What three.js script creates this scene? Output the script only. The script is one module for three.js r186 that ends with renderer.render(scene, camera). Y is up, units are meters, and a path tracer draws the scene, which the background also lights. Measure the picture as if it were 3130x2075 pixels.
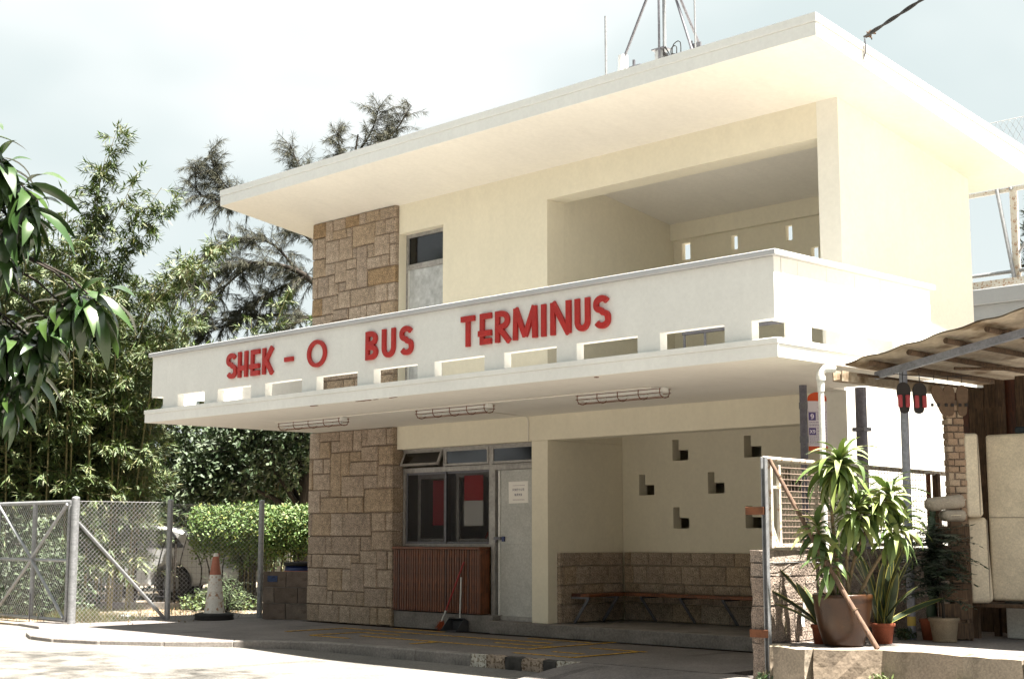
import * as THREE from 'three';
import { RoundedBoxGeometry } from 'three/addons/geometries/RoundedBoxGeometry.js';
import { mergeGeometries, mergeVertices } from 'three/addons/utils/BufferGeometryUtils.js';

// ---------------------------------------------------------------- camera, sky, sun, exposure
const scene = new THREE.Scene();
const camera = new THREE.PerspectiveCamera(26.2526, 3130 / 2075, 0.1, 900);
camera.position.set(17.6463, 1.2568, 13.0307);
camera.rotation.set(0.1331, 0.796, -0.0003, 'YXZ');
scene.add(camera);
const renderer = new THREE.WebGLRenderer({ antialias: true });
renderer.toneMapping = THREE.LinearToneMapping;
renderer.toneMappingExposure = 6.2;
renderer.outputColorSpace = THREE.SRGBColorSpace;
renderer.shadowMap.enabled = true;

function mulberry(a) { return () => { a |= 0; a = a + 0x6D2B79F5 | 0; let t = Math.imul(a ^ a >>> 15, 1 | a); t = t + Math.imul(t ^ t >>> 7, 61 | t) ^ t; return ((t ^ t >>> 14) >>> 0) / 4294967296; }; }
let rnd = mulberry(7);
const R = (a, b) => a + (b - a) * rnd();
const lerp = (a, b, t) => a + (b - a) * t;
const clamp = (v, a, b) => Math.min(b, Math.max(a, v));
const smooth = (a, b, x) => { const t = clamp((x - a) / (b - a), 0, 1); return t * t * (3 - 2 * t); };
function hash3(x, y, z) { let h = Math.imul(x, 374761393) ^ Math.imul(y, 668265263) ^ Math.imul(z, 2147483647 - 98765); h = Math.imul(h ^ h >>> 13, 1274126177); return ((h ^ h >>> 16) >>> 0) / 4294967296; }
function vnoise(x, y, z) {
  const xi = Math.floor(x), yi = Math.floor(y), zi = Math.floor(z), f = (t) => t * t * (3 - 2 * t);
  const u = f(x - xi), v = f(y - yi), w = f(z - zi);
  const c = (a, b, d) => hash3(xi + a, yi + b, zi + d);
  return lerp(lerp(lerp(c(0, 0, 0), c(1, 0, 0), u), lerp(c(0, 1, 0), c(1, 1, 0), u), v), lerp(lerp(c(0, 0, 1), c(1, 0, 1), u), lerp(c(0, 1, 1), c(1, 1, 1), u), v), w);
}
const fbm3 = (x, y, z, o = 5) => { let s = 0, a = 0.5, n = 0; for (let i = 0; i < o; i++) { s += a * vnoise(x, y, z); n += a; x *= 2.03; y *= 2.03; z *= 2.03; a *= 0.5; } return s / n; };

// hazy summer sky with thin bright cloud
{
  const W = 1024, H = 512, d = new Float32Array(W * H * 4);
  for (let j = 0; j < H; j++) for (let i = 0; i < W; i++) {
    const el = ((j + 0.5) / H - 0.5) * Math.PI, az = ((i + 0.5) / W - 0.5) * 2 * Math.PI;
    const y = Math.sin(el), x = Math.cos(el) * Math.cos(az), z = Math.cos(el) * Math.sin(az);
    const yy = Math.max(y, 0) + 0.22, px = x / yy, pz = z / yy;
    let c = fbm3(px * 1.15 + 3.1, pz * 1.15 + 8.7, 1.3, 6) * 0.75 + fbm3(px * 0.45 + 9.4, pz * 0.45 + 1.2, 5.3, 3) * 0.25;
    c = smooth(0.42, 0.64, c);
    const hz = Math.exp(-Math.max(y, 0) * 5);
    const base = [lerp(0.113, 0.158, hz), lerp(0.132, 0.166, hz), lerp(0.133, 0.166, hz)];
    const cl = [0.190, 0.193, 0.191], k = (j * W + i) * 4;
    for (let q = 0; q < 3; q++) d[k + q] = y < 0 ? 0.15 : lerp(base[q], cl[q], c * 0.85);
    d[k + 3] = 1;
  }
  const sky = new THREE.DataTexture(d, W, H, THREE.RGBAFormat, THREE.FloatType);
  sky.mapping = THREE.EquirectangularReflectionMapping; sky.magFilter = THREE.LinearFilter; sky.minFilter = THREE.LinearFilter; sky.needsUpdate = true;
  scene.background = sky; scene.environment = sky;
}
const sun = new THREE.DirectionalLight(new THREE.Color(1.0, 0.945, 0.85), 5);
sun.position.set(0.87, 2.75, -0.13).normalize().multiplyScalar(60);
sun.castShadow = true; sun.shadow.radius = 2.2; sun.shadow.mapSize.set(4096, 4096);
Object.assign(sun.shadow.camera, { left: -30, right: 30, top: 30, bottom: -30, near: 1, far: 160 });
scene.add(sun, sun.target);

// ---------------------------------------------------------------- textures (grain only; colour comes from the material)
function pn(x, y, P, s) { const xi = Math.floor(x), yi = Math.floor(y), f = (t) => t * t * (3 - 2 * t), u = f(x - xi), v = f(y - yi), m = (a) => ((a % P) + P) % P; const c = (a, b) => hash3(m(xi + a), m(yi + b), s); return lerp(lerp(c(0, 0), c(1, 0), u), lerp(c(0, 1), c(1, 1), u), v); }
function pf(x, y, P, s, o) { let r = 0, a = 0.5, n = 0; for (let i = 0; i < o; i++) { r += a * pn(x * P, y * P, P, s + i); n += a; P *= 2; a *= 0.55; } return r / n; }
function tex(N, fn, srgb = true) {
  const d = new Uint8Array(N * N * 4);
  for (let j = 0; j < N; j++) for (let i = 0; i < N; i++) { const c = fn(i / N, j / N), k = (j * N + i) * 4; for (let q = 0; q < 3; q++) d[k + q] = clamp(Array.isArray(c) ? c[q] : c, 0, 1) * 255; d[k + 3] = 255; }
  const t = new THREE.DataTexture(d, N, N); t.wrapS = t.wrapT = THREE.RepeatWrapping; t.magFilter = THREE.LinearFilter; t.minFilter = THREE.LinearMipmapLinearFilter; t.generateMipmaps = true;
  if (srgb) t.colorSpace = THREE.SRGBColorSpace; t.needsUpdate = true; return t;
}
const tPlaster = tex(512, (u, v) => { const m = pf(u, v, 4, 11, 6), f = pf(u, v, 64, 31, 2), s = pf(u * 1, v * 0.2, 24, 71, 3); return 0.95 + (m - 0.5) * 0.04 + (f - 0.5) * 0.03 + (s - 0.5) * 0.02; });
const tPlasterB = tex(256, (u, v) => pf(u, v, 16, 5, 5), false);
const tGranite = tex(512, (u, v) => { const a = pf(u, v, 96, 3, 2), b = pf(u, v, 48, 9, 3), m = pf(u, v, 5, 19, 4); const k = 0.80 + (a - 0.5) * 0.42 + (m - 0.5) * 0.22; const w = smooth(0.60, 0.72, b) * 0.12, d = smooth(0.62, 0.75, pf(u, v, 110, 77, 2)) * 0.3; return [k + w - d, k + w * 0.95 - d, k + w * 0.95 - d]; });
const tGraniteB = tex(256, (u, v) => pf(u, v, 40, 3, 3), false);
const tConcrete = tex(512, (u, v) => { const m = pf(u, v, 3, 23, 6), f = pf(u, v, 90, 29, 2), st = smooth(0.55, 0.8, pf(u, v, 6, 59, 5)); return 0.84 + (m - 0.5) * 0.3 + (f - 0.5) * 0.22 - st * 0.16; });
const tAsphalt = tex(1024, (u, v) => { const m = pf(u, v, 4, 43, 6), f = pf(u, v, 190, 41, 2), sp = smooth(0.66, 0.8, pf(u, v, 150, 47, 2)), st = smooth(0.56, 0.72, pf(u, v * 0.25, 7, 53, 5)); return 0.86 + (m - 0.5) * 0.34 + (f - 0.5) * 0.3 + sp * 0.1 - st * 0.16; });
const tWood = tex(512, (u, v) => { const w = pf(u * 1, v * 0.06, 48, 61, 4), m = pf(u, v, 6, 67, 3); return 0.72 + (w - 0.5) * 0.6 + (m - 0.5) * 0.25; });
const tMetal = tex(512, (u, v) => { const a = pf(u, v, 24, 83, 4), m = pf(u, v, 5, 87, 4); return 0.84 + (a - 0.5) * 0.24 + (m - 0.5) * 0.2; });
const tRust = tex(512, (u, v) => { const a = smooth(0.54, 0.72, pf(u, v, 14, 91, 6)), b = pf(u, v, 60, 93, 2); const k = 0.9 + (b - 0.5) * 0.15; return [k - a * 0.2, k - a * 0.33, k - a * 0.42]; });
const tDirt = tex(512, (u, v) => { const m = pf(u, v, 5, 97, 6), f = pf(u, v, 120, 99, 2), l = smooth(0.58, 0.7, pf(u, v, 40, 101, 3)); return [0.78 + (m - 0.5) * 0.4 + (f - 0.5) * 0.3 + l * 0.08, 0.76 + (m - 0.5) * 0.4 + (f - 0.5) * 0.3, 0.74 + (m - 0.5) * 0.42 + (f - 0.5) * 0.3 - l * 0.1]; });
const tWorn = tex(512, (u, v) => { const a = smooth(0.5, 0.66, pf(u, v, 22, 107, 5)), b = pf(u, v, 80, 109, 2), e = pf(u, v, 5, 139, 4); const k = 0.93 + (b - 0.5) * 0.2 + (e - 0.5) * 0.25; return [k - a * 0.34, k - a * 0.38, k - a * 0.43]; });
const tFabric = tex(256, (u, v) => 0.9 + (pf(u, v, 60, 113, 2) - 0.5) * 0.14 + (pf(u, v, 5, 117, 3) - 0.5) * 0.12);
const tCanvas = tex(512, (u, v) => { const s = smooth(0.5, 0.75, pf(u, v, 5, 121, 5)), b = pf(u, v, 40, 123, 3); const k = 0.86 + (b - 0.5) * 0.2; return [k - s * 0.25, k - s * 0.3, k - s * 0.36]; });

// ---------------------------------------------------------------- materials (linear base colours)
const C = (r, g, b) => new THREE.Color().setRGB(r, g, b);
function mat(r, g, b, o = {}) {
  const { tile = 1, phys, ...p } = o;
  const m = new (phys ? THREE.MeshPhysicalMaterial : THREE.MeshStandardMaterial)({ color: C(r, g, b), roughness: 0.85, metalness: 0, ...p });
  m.userData.tile = tile; return m;
}
const B = (t, s) => ({ bumpMap: t, bumpScale: s });
const mt = {
  cream: mat(0.87, 0.81, 0.655, { map: tPlaster, tile: 2.2, ...B(tPlasterB, 0.002), roughness: 0.9 }),
  creamLit: mat(0.90, 0.88, 0.80, { map: tPlaster, tile: 2.2, ...B(tPlasterB, 0.002), roughness: 0.9 }),  // cream made paler so the side wall carries strong light in its colour
  white: mat(0.90, 0.90, 0.87, { map: tPlaster, tile: 1.9, ...B(tPlasterB, 0.002), roughness: 0.85 }),
  soffit: mat(0.87, 0.83, 0.755, { map: tPlaster, tile: 2.6, ...B(tPlasterB, 0.0015), roughness: 0.92 }),
  coping: mat(0.56, 0.57, 0.59, { map: tPlaster, tile: 0.8, roughness: 0.9 }),
  concrete: mat(0.27, 0.245, 0.225, { map: tConcrete, tile: 1.3, ...B(tPlasterB, 0.003) }),
  pave: mat(0.21, 0.188, 0.178, { map: tAsphalt, tile: 2.3, ...B(tGraniteB, 0.003), roughness: 0.95 }),
  road: mat(0.185, 0.173, 0.158, { map: tAsphalt, tile: 3.1, ...B(tGraniteB, 0.003), roughness: 0.95 }),
  drive: mat(0.40, 0.365, 0.31, { map: tDirt, tile: 2.7, ...B(tGraniteB, 0.006), roughness: 0.98 }),
  dirt: mat(0.19, 0.145, 0.095, { map: tDirt, tile: 3.3, ...B(tGraniteB, 0.01), roughness: 1 }),
  yellow: mat(0.62, 0.36, 0.035, { map: tWorn, tile: 0.6, roughness: 0.9 }),
  red: mat(0.56, 0.025, 0.02, { roughness: 0.45, map: tFabric, tile: 0.5 }),
  alu: mat(0.50, 0.48, 0.46, { map: tMetal, tile: 0.7, roughness: 0.5, metalness: 0.25 }),
  door: mat(0.60, 0.60, 0.57, { map: tFabric, tile: 1.0, roughness: 0.5, metalness: 0.1 }),
  glass: mat(0.92, 0.95, 0.95, { phys: true, transmission: 1, thickness: 0, roughness: 0.03, ior: 1.5 }),
  screen: mat(0.035, 0.035, 0.042, { transparent: true, opacity: 0.28, roughness: 1 }),
  balcony: mat(0.46, 0.44, 0.41, { map: tConcrete, tile: 1.4, roughness: 0.95 }),
  cement: mat(0.20, 0.19, 0.18, { map: tConcrete, tile: 1.4, roughness: 0.95 }),
  yard: mat(0.46, 0.44, 0.40, { map: tConcrete, tile: 2.5, roughness: 0.95 }),  // pale concrete of the added bounce grounds
  tint: mat(0.35, 0.36, 0.38, { phys: true, transmission: 1, thickness: 0, roughness: 0.08, ior: 1.5 }),
  frost: mat(0.66, 0.68, 0.69, { roughness: 0.35, map: tMetal, tile: 1.4 }),
  wood: mat(0.24, 0.07, 0.022, { map: tWood, tile: 0.35, roughness: 0.45 }),
  wood2: mat(0.29, 0.092, 0.03, { map: tWood, tile: 0.5, roughness: 0.5 }),
  wood3: mat(0.13, 0.034, 0.012, { map: tWood, tile: 0.3, roughness: 0.45 }),
  galv: mat(0.40, 0.41, 0.425, { map: tMetal, tile: 0.35, roughness: 0.5, metalness: 0.45 }),
  galvd: mat(0.20, 0.20, 0.23, { map: tMetal, tile: 0.35, roughness: 0.55, metalness: 0.3 }),
  wire: mat(0.36, 0.36, 0.36, { roughness: 0.5, metalness: 0.5 }),
  rust: mat(0.22, 0.085, 0.04, { map: tConcrete, tile: 0.3, roughness: 0.95 }),
  rustpaint: mat(0.62, 0.58, 0.50, { map: tRust, tile: 0.35, roughness: 0.8 }),
  pvc: mat(0.80, 0.80, 0.77, { roughness: 0.4, map: tFabric, tile: 0.6 }),
  rubber: mat(0.016, 0.015, 0.015, { roughness: 0.8 }),
  orange: mat(0.42, 0.155, 0.10, { map: tFabric, tile: 0.5, roughness: 0.7 }),
  conew: mat(0.78, 0.755, 0.70, { map: tRust, tile: 0.55, roughness: 0.7 }),
  blue: mat(0.012, 0.03, 0.13, { roughness: 0.4 }),
  silver: mat(0.44, 0.45, 0.46, { phys: true, roughness: 0.35, metalness: 0.15, clearcoat: 0.6 }),
  bark: mat(0.055, 0.043, 0.033, { map: tWood, tile: 0.6, roughness: 1 }),
  culm: mat(0.20, 0.17, 0.07, { map: tFabric, tile: 0.5, roughness: 0.7 }),
  stem: mat(0.30, 0.22, 0.12, { map: tWood, tile: 0.12, roughness: 0.95 }),
  terra: mat(0.30, 0.075, 0.03, { map: tConcrete, tile: 0.5, roughness: 0.85 }),
  brownpot: mat(0.055, 0.021, 0.006, { map: tConcrete, tile: 0.4, roughness: 0.35 }),
  buffpot: mat(0.26, 0.20, 0.13, { map: tConcrete, tile: 0.4, roughness: 0.8 }),
  soil: mat(0.035, 0.03, 0.018, { map: tDirt, tile: 0.3, roughness: 1 }),
  foam: mat(0.76, 0.665, 0.51, { map: tFabric, tile: 0.6, ...B(tPlasterB, 0.004), roughness: 1 }),
  foamw: mat(0.76, 0.74, 0.68, { map: tFabric, tile: 0.6, ...B(tPlasterB, 0.004), roughness: 1 }),
  sack: mat(0.40, 0.345, 0.28, { map: tFabric, tile: 0.3, ...B(tPlasterB, 0.006), roughness: 1 }),
  sheet: mat(0.56, 0.47, 0.36, { map: tCanvas, tile: 1.2, roughness: 0.85 }),
  oldwood: mat(0.17, 0.105, 0.062, { map: tWood, tile: 0.35, roughness: 0.95 }),
  pole: mat(0.165, 0.16, 0.20, { map: tMetal, tile: 0.4, roughness: 0.6 }),
  bpole: mat(0.30, 0.315, 0.37, { map: tMetal, tile: 0.35, roughness: 0.6 }),
  paper: mat(0.80, 0.79, 0.76, { roughness: 0.9 }),
  greywall: mat(0.34, 0.355, 0.375, { map: tPlaster, tile: 2, roughness: 0.9 }),
  plastic: mat(0.05, 0.05, 0.055, { roughness: 0.5 }),
};
const granite = [[0.56, 0.44, 0.335], [0.60, 0.475, 0.365], [0.52, 0.405, 0.30], [0.57, 0.435, 0.305], [0.61, 0.49, 0.385], [0.52, 0.41, 0.32]].map((c) => mat(...c, { map: tGranite, tile: 0.8, ...B(tGraniteB, 0.004), roughness: 0.9 }));
const graniteOchre = mat(0.48, 0.33, 0.19, { map: tGranite, tile: 0.8, ...B(tGraniteB, 0.004), roughness: 0.9 });
const mortar = mat(0.27, 0.20, 0.15, { map: tConcrete, tile: 0.7, roughness: 1 });
const roughStone = [[0.40, 0.32, 0.265], [0.44, 0.36, 0.30], [0.37, 0.29, 0.235]].map((c) => mat(...c, { map: tGranite, tile: 0.5, ...B(tGraniteB, 0.01), roughness: 1 }));
const edgeStone = [[0.36, 0.295, 0.225], [0.40, 0.335, 0.26], [0.33, 0.26, 0.195]].map((c) => mat(...c, { map: tConcrete, tile: 0.9, ...B(tPlasterB, 0.006), roughness: 1 }));
const block = [[0.17, 0.13, 0.105], [0.20, 0.16, 0.13], [0.15, 0.115, 0.09]].map((c) => mat(...c, { map: tConcrete, tile: 0.6, ...B(tPlasterB, 0.004), roughness: 1 }));
const brickM = [[0.36, 0.25, 0.17], [0.42, 0.32, 0.23], [0.30, 0.20, 0.135]].map((c) => mat(...c, { map: tConcrete, tile: 0.4, ...B(tPlasterB, 0.006), roughness: 1 }));
const leafMat = (o = {}) => mat(1, 1, 1, { phys: true, vertexColors: true, side: THREE.DoubleSide, transmission: 0.28, thickness: 0, roughness: 0.62, ...o });
const leafM = leafMat(), needleM = leafMat({ transmission: 0.15, roughness: 0.8 });

// ---------------------------------------------------------------- helpers
const taken = {};
function numbered(n) { taken[n] = (taken[n] ?? -1) + 1; return taken[n] ? n + '_' + String(taken[n]).padStart(3, '0') : n; }
function boxUV(g, tile) {
  if (g.index) g = g.toNonIndexed();
  const p = g.attributes.position, n = g.attributes.normal, uv = new Float32Array(p.count * 2);
  for (let i = 0; i < p.count; i += 3) {
    let x = 0, y = 0, z = 0; for (let k = 0; k < 3; k++) { x += n.getX(i + k); y += n.getY(i + k); z += n.getZ(i + k); }
    x = Math.abs(x); y = Math.abs(y); z = Math.abs(z);
    for (let k = 0; k < 3; k++) { const X = p.getX(i + k), Y = p.getY(i + k), Z = p.getZ(i + k); let a, b; if (y >= x && y >= z) { a = X; b = Z; } else if (x >= z) { a = Z; b = Y; } else { a = X; b = Y; } uv[(i + k) * 2] = a / tile; uv[(i + k) * 2 + 1] = b / tile; }
  }
  g.setAttribute('uv', new THREE.BufferAttribute(uv, 2)); return g;
}
function M(parent, name, geo, m, label) {
  if (Array.isArray(geo)) geo = geo.length > 1 ? mergeGeometries(geo.map((g) => { g = g.index ? g.toNonIndexed() : g; for (const k of Object.keys(g.attributes)) if (!['position', 'normal', 'color'].includes(k)) g.deleteAttribute(k); return g; })) : geo[0];
  if (!geo.userData.uvDone && (m.map || m.bumpMap)) { geo = boxUV(geo, m.userData.tile ?? 1); geo.userData.uvDone = true; }
  const o = new THREE.Mesh(geo, m); o.name = parent === scene ? numbered(name) : name; o.castShadow = o.receiveShadow = true; if (label) o.userData.label = label; parent.add(o); return o;
}
function G(parent, name) { const g = new THREE.Group(); g.name = name; parent.add(g); return g; }
function thing(name, label, category, pos = [0, 0, 0], rot = 0, group) {
  const g = new THREE.Group(); g.name = numbered(name); g.position.set(...pos); g.rotation.y = rot; g.userData = { label, category }; if (group) g.userData.group = group; scene.add(g); return g;
}
function tag(o, label, category, group) { o.userData = { ...o.userData, label, category }; if (group) o.userData.group = group; return o; }
function struct(name, geo, m) { const o = M(scene, name, geo, m); o.userData.kind = 'structure'; return o; }
const V = (x, y, z) => new THREE.Vector3(x, y, z);
function bx(x0, y0, z0, x1, y1, z1, r = 0) {
  const w = x1 - x0, h = y1 - y0, d = z1 - z0; let g = r ? new RoundedBoxGeometry(w, h, d, 1, Math.min(r, w / 2.01, h / 2.01, d / 2.01)) : new THREE.BoxGeometry(w, h, d);
  g.translate((x0 + x1) / 2, (y0 + y1) / 2, (z0 + z1) / 2); return g;
}
function cyl(a, b, r0, r1 = r0, seg = 10, open = false) {
  const d = b.clone().sub(a), g = new THREE.CylinderGeometry(r1, r0, d.length(), seg, 1, open);
  g.applyQuaternion(new THREE.Quaternion().setFromUnitVectors(V(0, 1, 0), d.clone().normalize())); g.translate((a.x + b.x) / 2, (a.y + b.y) / 2, (a.z + b.z) / 2); return g;
}
function tube(pts, r, seg = 24, rs = 7) { return new THREE.TubeGeometry(new THREE.CatmullRomCurve3(pts.map((p) => p.isVector3 ? p : V(...p)), false, 'centripetal'), seg, r, rs, false); }
function taper(pts, r0, r1, seg = 12, rs = 6) {
  const c = new THREE.CatmullRomCurve3(pts.map((p) => p.isVector3 ? p : V(...p))), g = new THREE.TubeGeometry(c, seg, 1, rs, false), p = g.attributes.position, n = g.attributes.normal;
  for (let i = 0; i <= seg; i++) { const q = c.getPointAt(i / seg), r = lerp(r0, r1, i / seg); for (let j = 0; j <= rs; j++) { const k = i * (rs + 1) + j; p.setXYZ(k, q.x + n.getX(k) * r, q.y + n.getY(k) * r, q.z + n.getZ(k) * r); } }
  return g;
}
function poly(pts, holes = []) { const s = new THREE.Shape(pts.map((p) => new THREE.Vector2(...p))); for (const h of holes) s.holes.push(new THREE.Path(h.map((p) => new THREE.Vector2(...p)))); return s; }
const rect = (x0, y0, x1, y1) => [[x0, y0], [x1, y0], [x1, y1], [x0, y1]];
function ext(shape, depth, bevel = 0) { return new THREE.ExtrudeGeometry(shape, { depth: depth - 2 * bevel, bevelEnabled: bevel > 0, bevelThickness: bevel, bevelSize: bevel, bevelOffset: -bevel, bevelSegments: 1, curveSegments: 10 }).translate(0, 0, bevel); }
// shape in (x,y) -> extruded towards -z from z1
const extZ = (shape, z0, z1, b = 0) => ext(shape, z1 - z0, b).translate(0, 0, z0);
// shape in (z,y), extruded along x from x0 to x1
const zy = (pts, holes = []) => poly(pts.map(([z, y]) => [-z, y]), holes.map((h) => h.map(([z, y]) => [-z, y])));
const extX = (shape, x0, x1, b = 0) => ext(shape, x1 - x0, b).applyMatrix4(new THREE.Matrix4().set(0, 0, 1, x0, 0, 1, 0, 0, -1, 0, 0, 0, 0, 0, 0, 1));
// shape in (x,z) extruded along y from y0 to y1  (z passed as the second coordinate)
const extY = (shape, y0, y1, b = 0) => ext(shape, y1 - y0, b).applyMatrix4(new THREE.Matrix4().set(1, 0, 0, 0, 0, 0, -1, y1, 0, 1, 0, 0, 0, 0, 0, 1));
function flat(g) { g = g.index ? g.toNonIndexed() : g; g.computeVertexNormals(); return g; }
function lathe(prof, seg = 28) { return new THREE.LatheGeometry(prof.map((p) => new THREE.Vector2(...p)), seg); }
// squared stone: w x h face in xy, chamfered arris, slightly uneven face, body goes back by d
function stoneGeo(w, h, d, ch = 0.012, un = 0.006, gap = 0.006) {
  const a = w / 2 - gap, b = h / 2 - gap, j = () => R(-un, un), P = [];
  const bk = [[-a, -b, -d], [a, -b, -d], [a, b, -d], [-a, b, -d]], md = bk.map((v) => [v[0], v[1], -ch]), fr = md.map((v) => [v[0] * (1 - ch / a), v[1] * (1 - ch / b), j()]);
  const quad = (p, q, r, s) => P.push(...p, ...q, ...r, ...p, ...r, ...s);
  for (let i = 0; i < 4; i++) { const k = (i + 1) % 4; quad(bk[i], bk[k], md[k], md[i]); quad(md[i], md[k], fr[k], fr[i]); }
  quad(...fr);
  const g = new THREE.BufferGeometry(); g.setAttribute('position', new THREE.BufferAttribute(new Float32Array(P), 3)); g.computeVertexNormals(); return g;
}
// rough-faced block, centred, with lumpy faces
function roughGeo(w, h, d, amp = 0.012, seed = 1, n = 3) {
  let g = new THREE.BoxGeometry(w, h, d, n, n, n); const p = g.attributes.position;
  for (let i = 0; i < p.count; i++) { const x = p.getX(i), y = p.getY(i), z = p.getZ(i), q = 14; const e = Math.max(Math.abs(x / w), 0) * 0; p.setXYZ(i, x * (1 - e) + (vnoise(x * q + seed * 7, y * q, z * q) - 0.5) * amp * 2, y + (vnoise(x * q, y * q + seed * 5, z * q + 9) - 0.5) * amp * 2, z + (vnoise(x * q + 4, y * q, z * q + seed * 3) - 0.5) * amp * 2); }
  return flat(g);
}
// leaf collector: many small leaves in one geometry
class Leaves {
  constructor() { this.p = []; this.c = []; }
  leaf(o, d, n, L, w, col) {          // o base, d direction, n face normal, folded diamond of 2 triangles
    const s = V().crossVectors(d, n).normalize().multiplyScalar(w / 2), m = o.clone().addScaledVector(d, L * 0.42).addScaledVector(n, -w * 0.12), t = o.clone().addScaledVector(d, L).addScaledVector(n, -L * 0.07);
    this.p.push(o.x, o.y, o.z, m.x + s.x, m.y + s.y, m.z + s.z, t.x, t.y, t.z, o.x, o.y, o.z, t.x, t.y, t.z, m.x - s.x, m.y - s.y, m.z - s.z);
    for (let i = 0; i < 6; i++) this.c.push(...col);
  }
  build(parent, name, m) {
    const g = new THREE.BufferGeometry(); g.setAttribute('position', new THREE.BufferAttribute(new Float32Array(this.p), 3)); g.setAttribute('color', new THREE.BufferAttribute(new Float32Array(this.c), 3)); g.computeVertexNormals(); g.userData.uvDone = true;
    return M(parent, name, g, m);
  }
}
const rdir = () => { const z = R(-1, 1), a = R(0, 6.2832), s = Math.sqrt(1 - z * z); return V(s * Math.cos(a), z, s * Math.sin(a)); };
const tone = (c, v) => { const k = 0.78 * (1 + R(-v, v)), h = R(-0.12, 0.12); return [c[0] * k * (1 + h), c[1] * k, c[2] * k * (1 - h)]; };
// ---------------------------------------------------------------- the setting
const roadY = (x) => -0.05 - 0.075 * smooth(1.2, 5, x);
struct('ground', new THREE.PlaneGeometry(500, 500).rotateX(-Math.PI / 2).translate(0, -0.22, 0), mt.dirt);
{
  const g = new THREE.PlaneGeometry(90, 45, 180, 60).rotateX(-Math.PI / 2).translate(0, 0, 24.0), p = g.attributes.position;
  for (let i = 0; i < p.count; i++) p.setY(i, roadY(p.getX(i)) + (fbm3(p.getX(i) * 0.4, 2, p.getZ(i) * 0.4, 3) - 0.5) * 0.012);
  g.computeVertexNormals(); struct('road', g, mt.road);
}
struct('driveway', bx(-45, -0.2, -22, 0.02, -0.018, 3.2), mt.drive);
struct('bounce_yard', bx(14.6, -0.2, -32, 45, -0.02, 1.6), mt.yard);  // unseen pale ground, added to bounce sun onto the side wall
struct('bounce_alley', bx(9.29, -0.2, -30, 10.37, -0.004, 0.09), mt.concrete);  // concrete strip added for its bounce onto the side wall
struct('bounce_back_yard', bx(0.05, -0.2, -30, 9.28, -0.03, -2.9), mt.yard);  // pale ground added behind the building for more bounce
const kerbLine = [[-2.6, 3.12], [-1.7, 3.25], [-0.95, 3.6], [-0.5, 4.02], [0.1, 4.26], [0.74, 4.3], [1.45, 4.08], [2.1, 3.62], [2.65, 3.0], [3.2, 2.55], [4.1, 2.31], [5.2, 2.27], [6.1, 2.27], [7.56, 2.25]];
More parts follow.
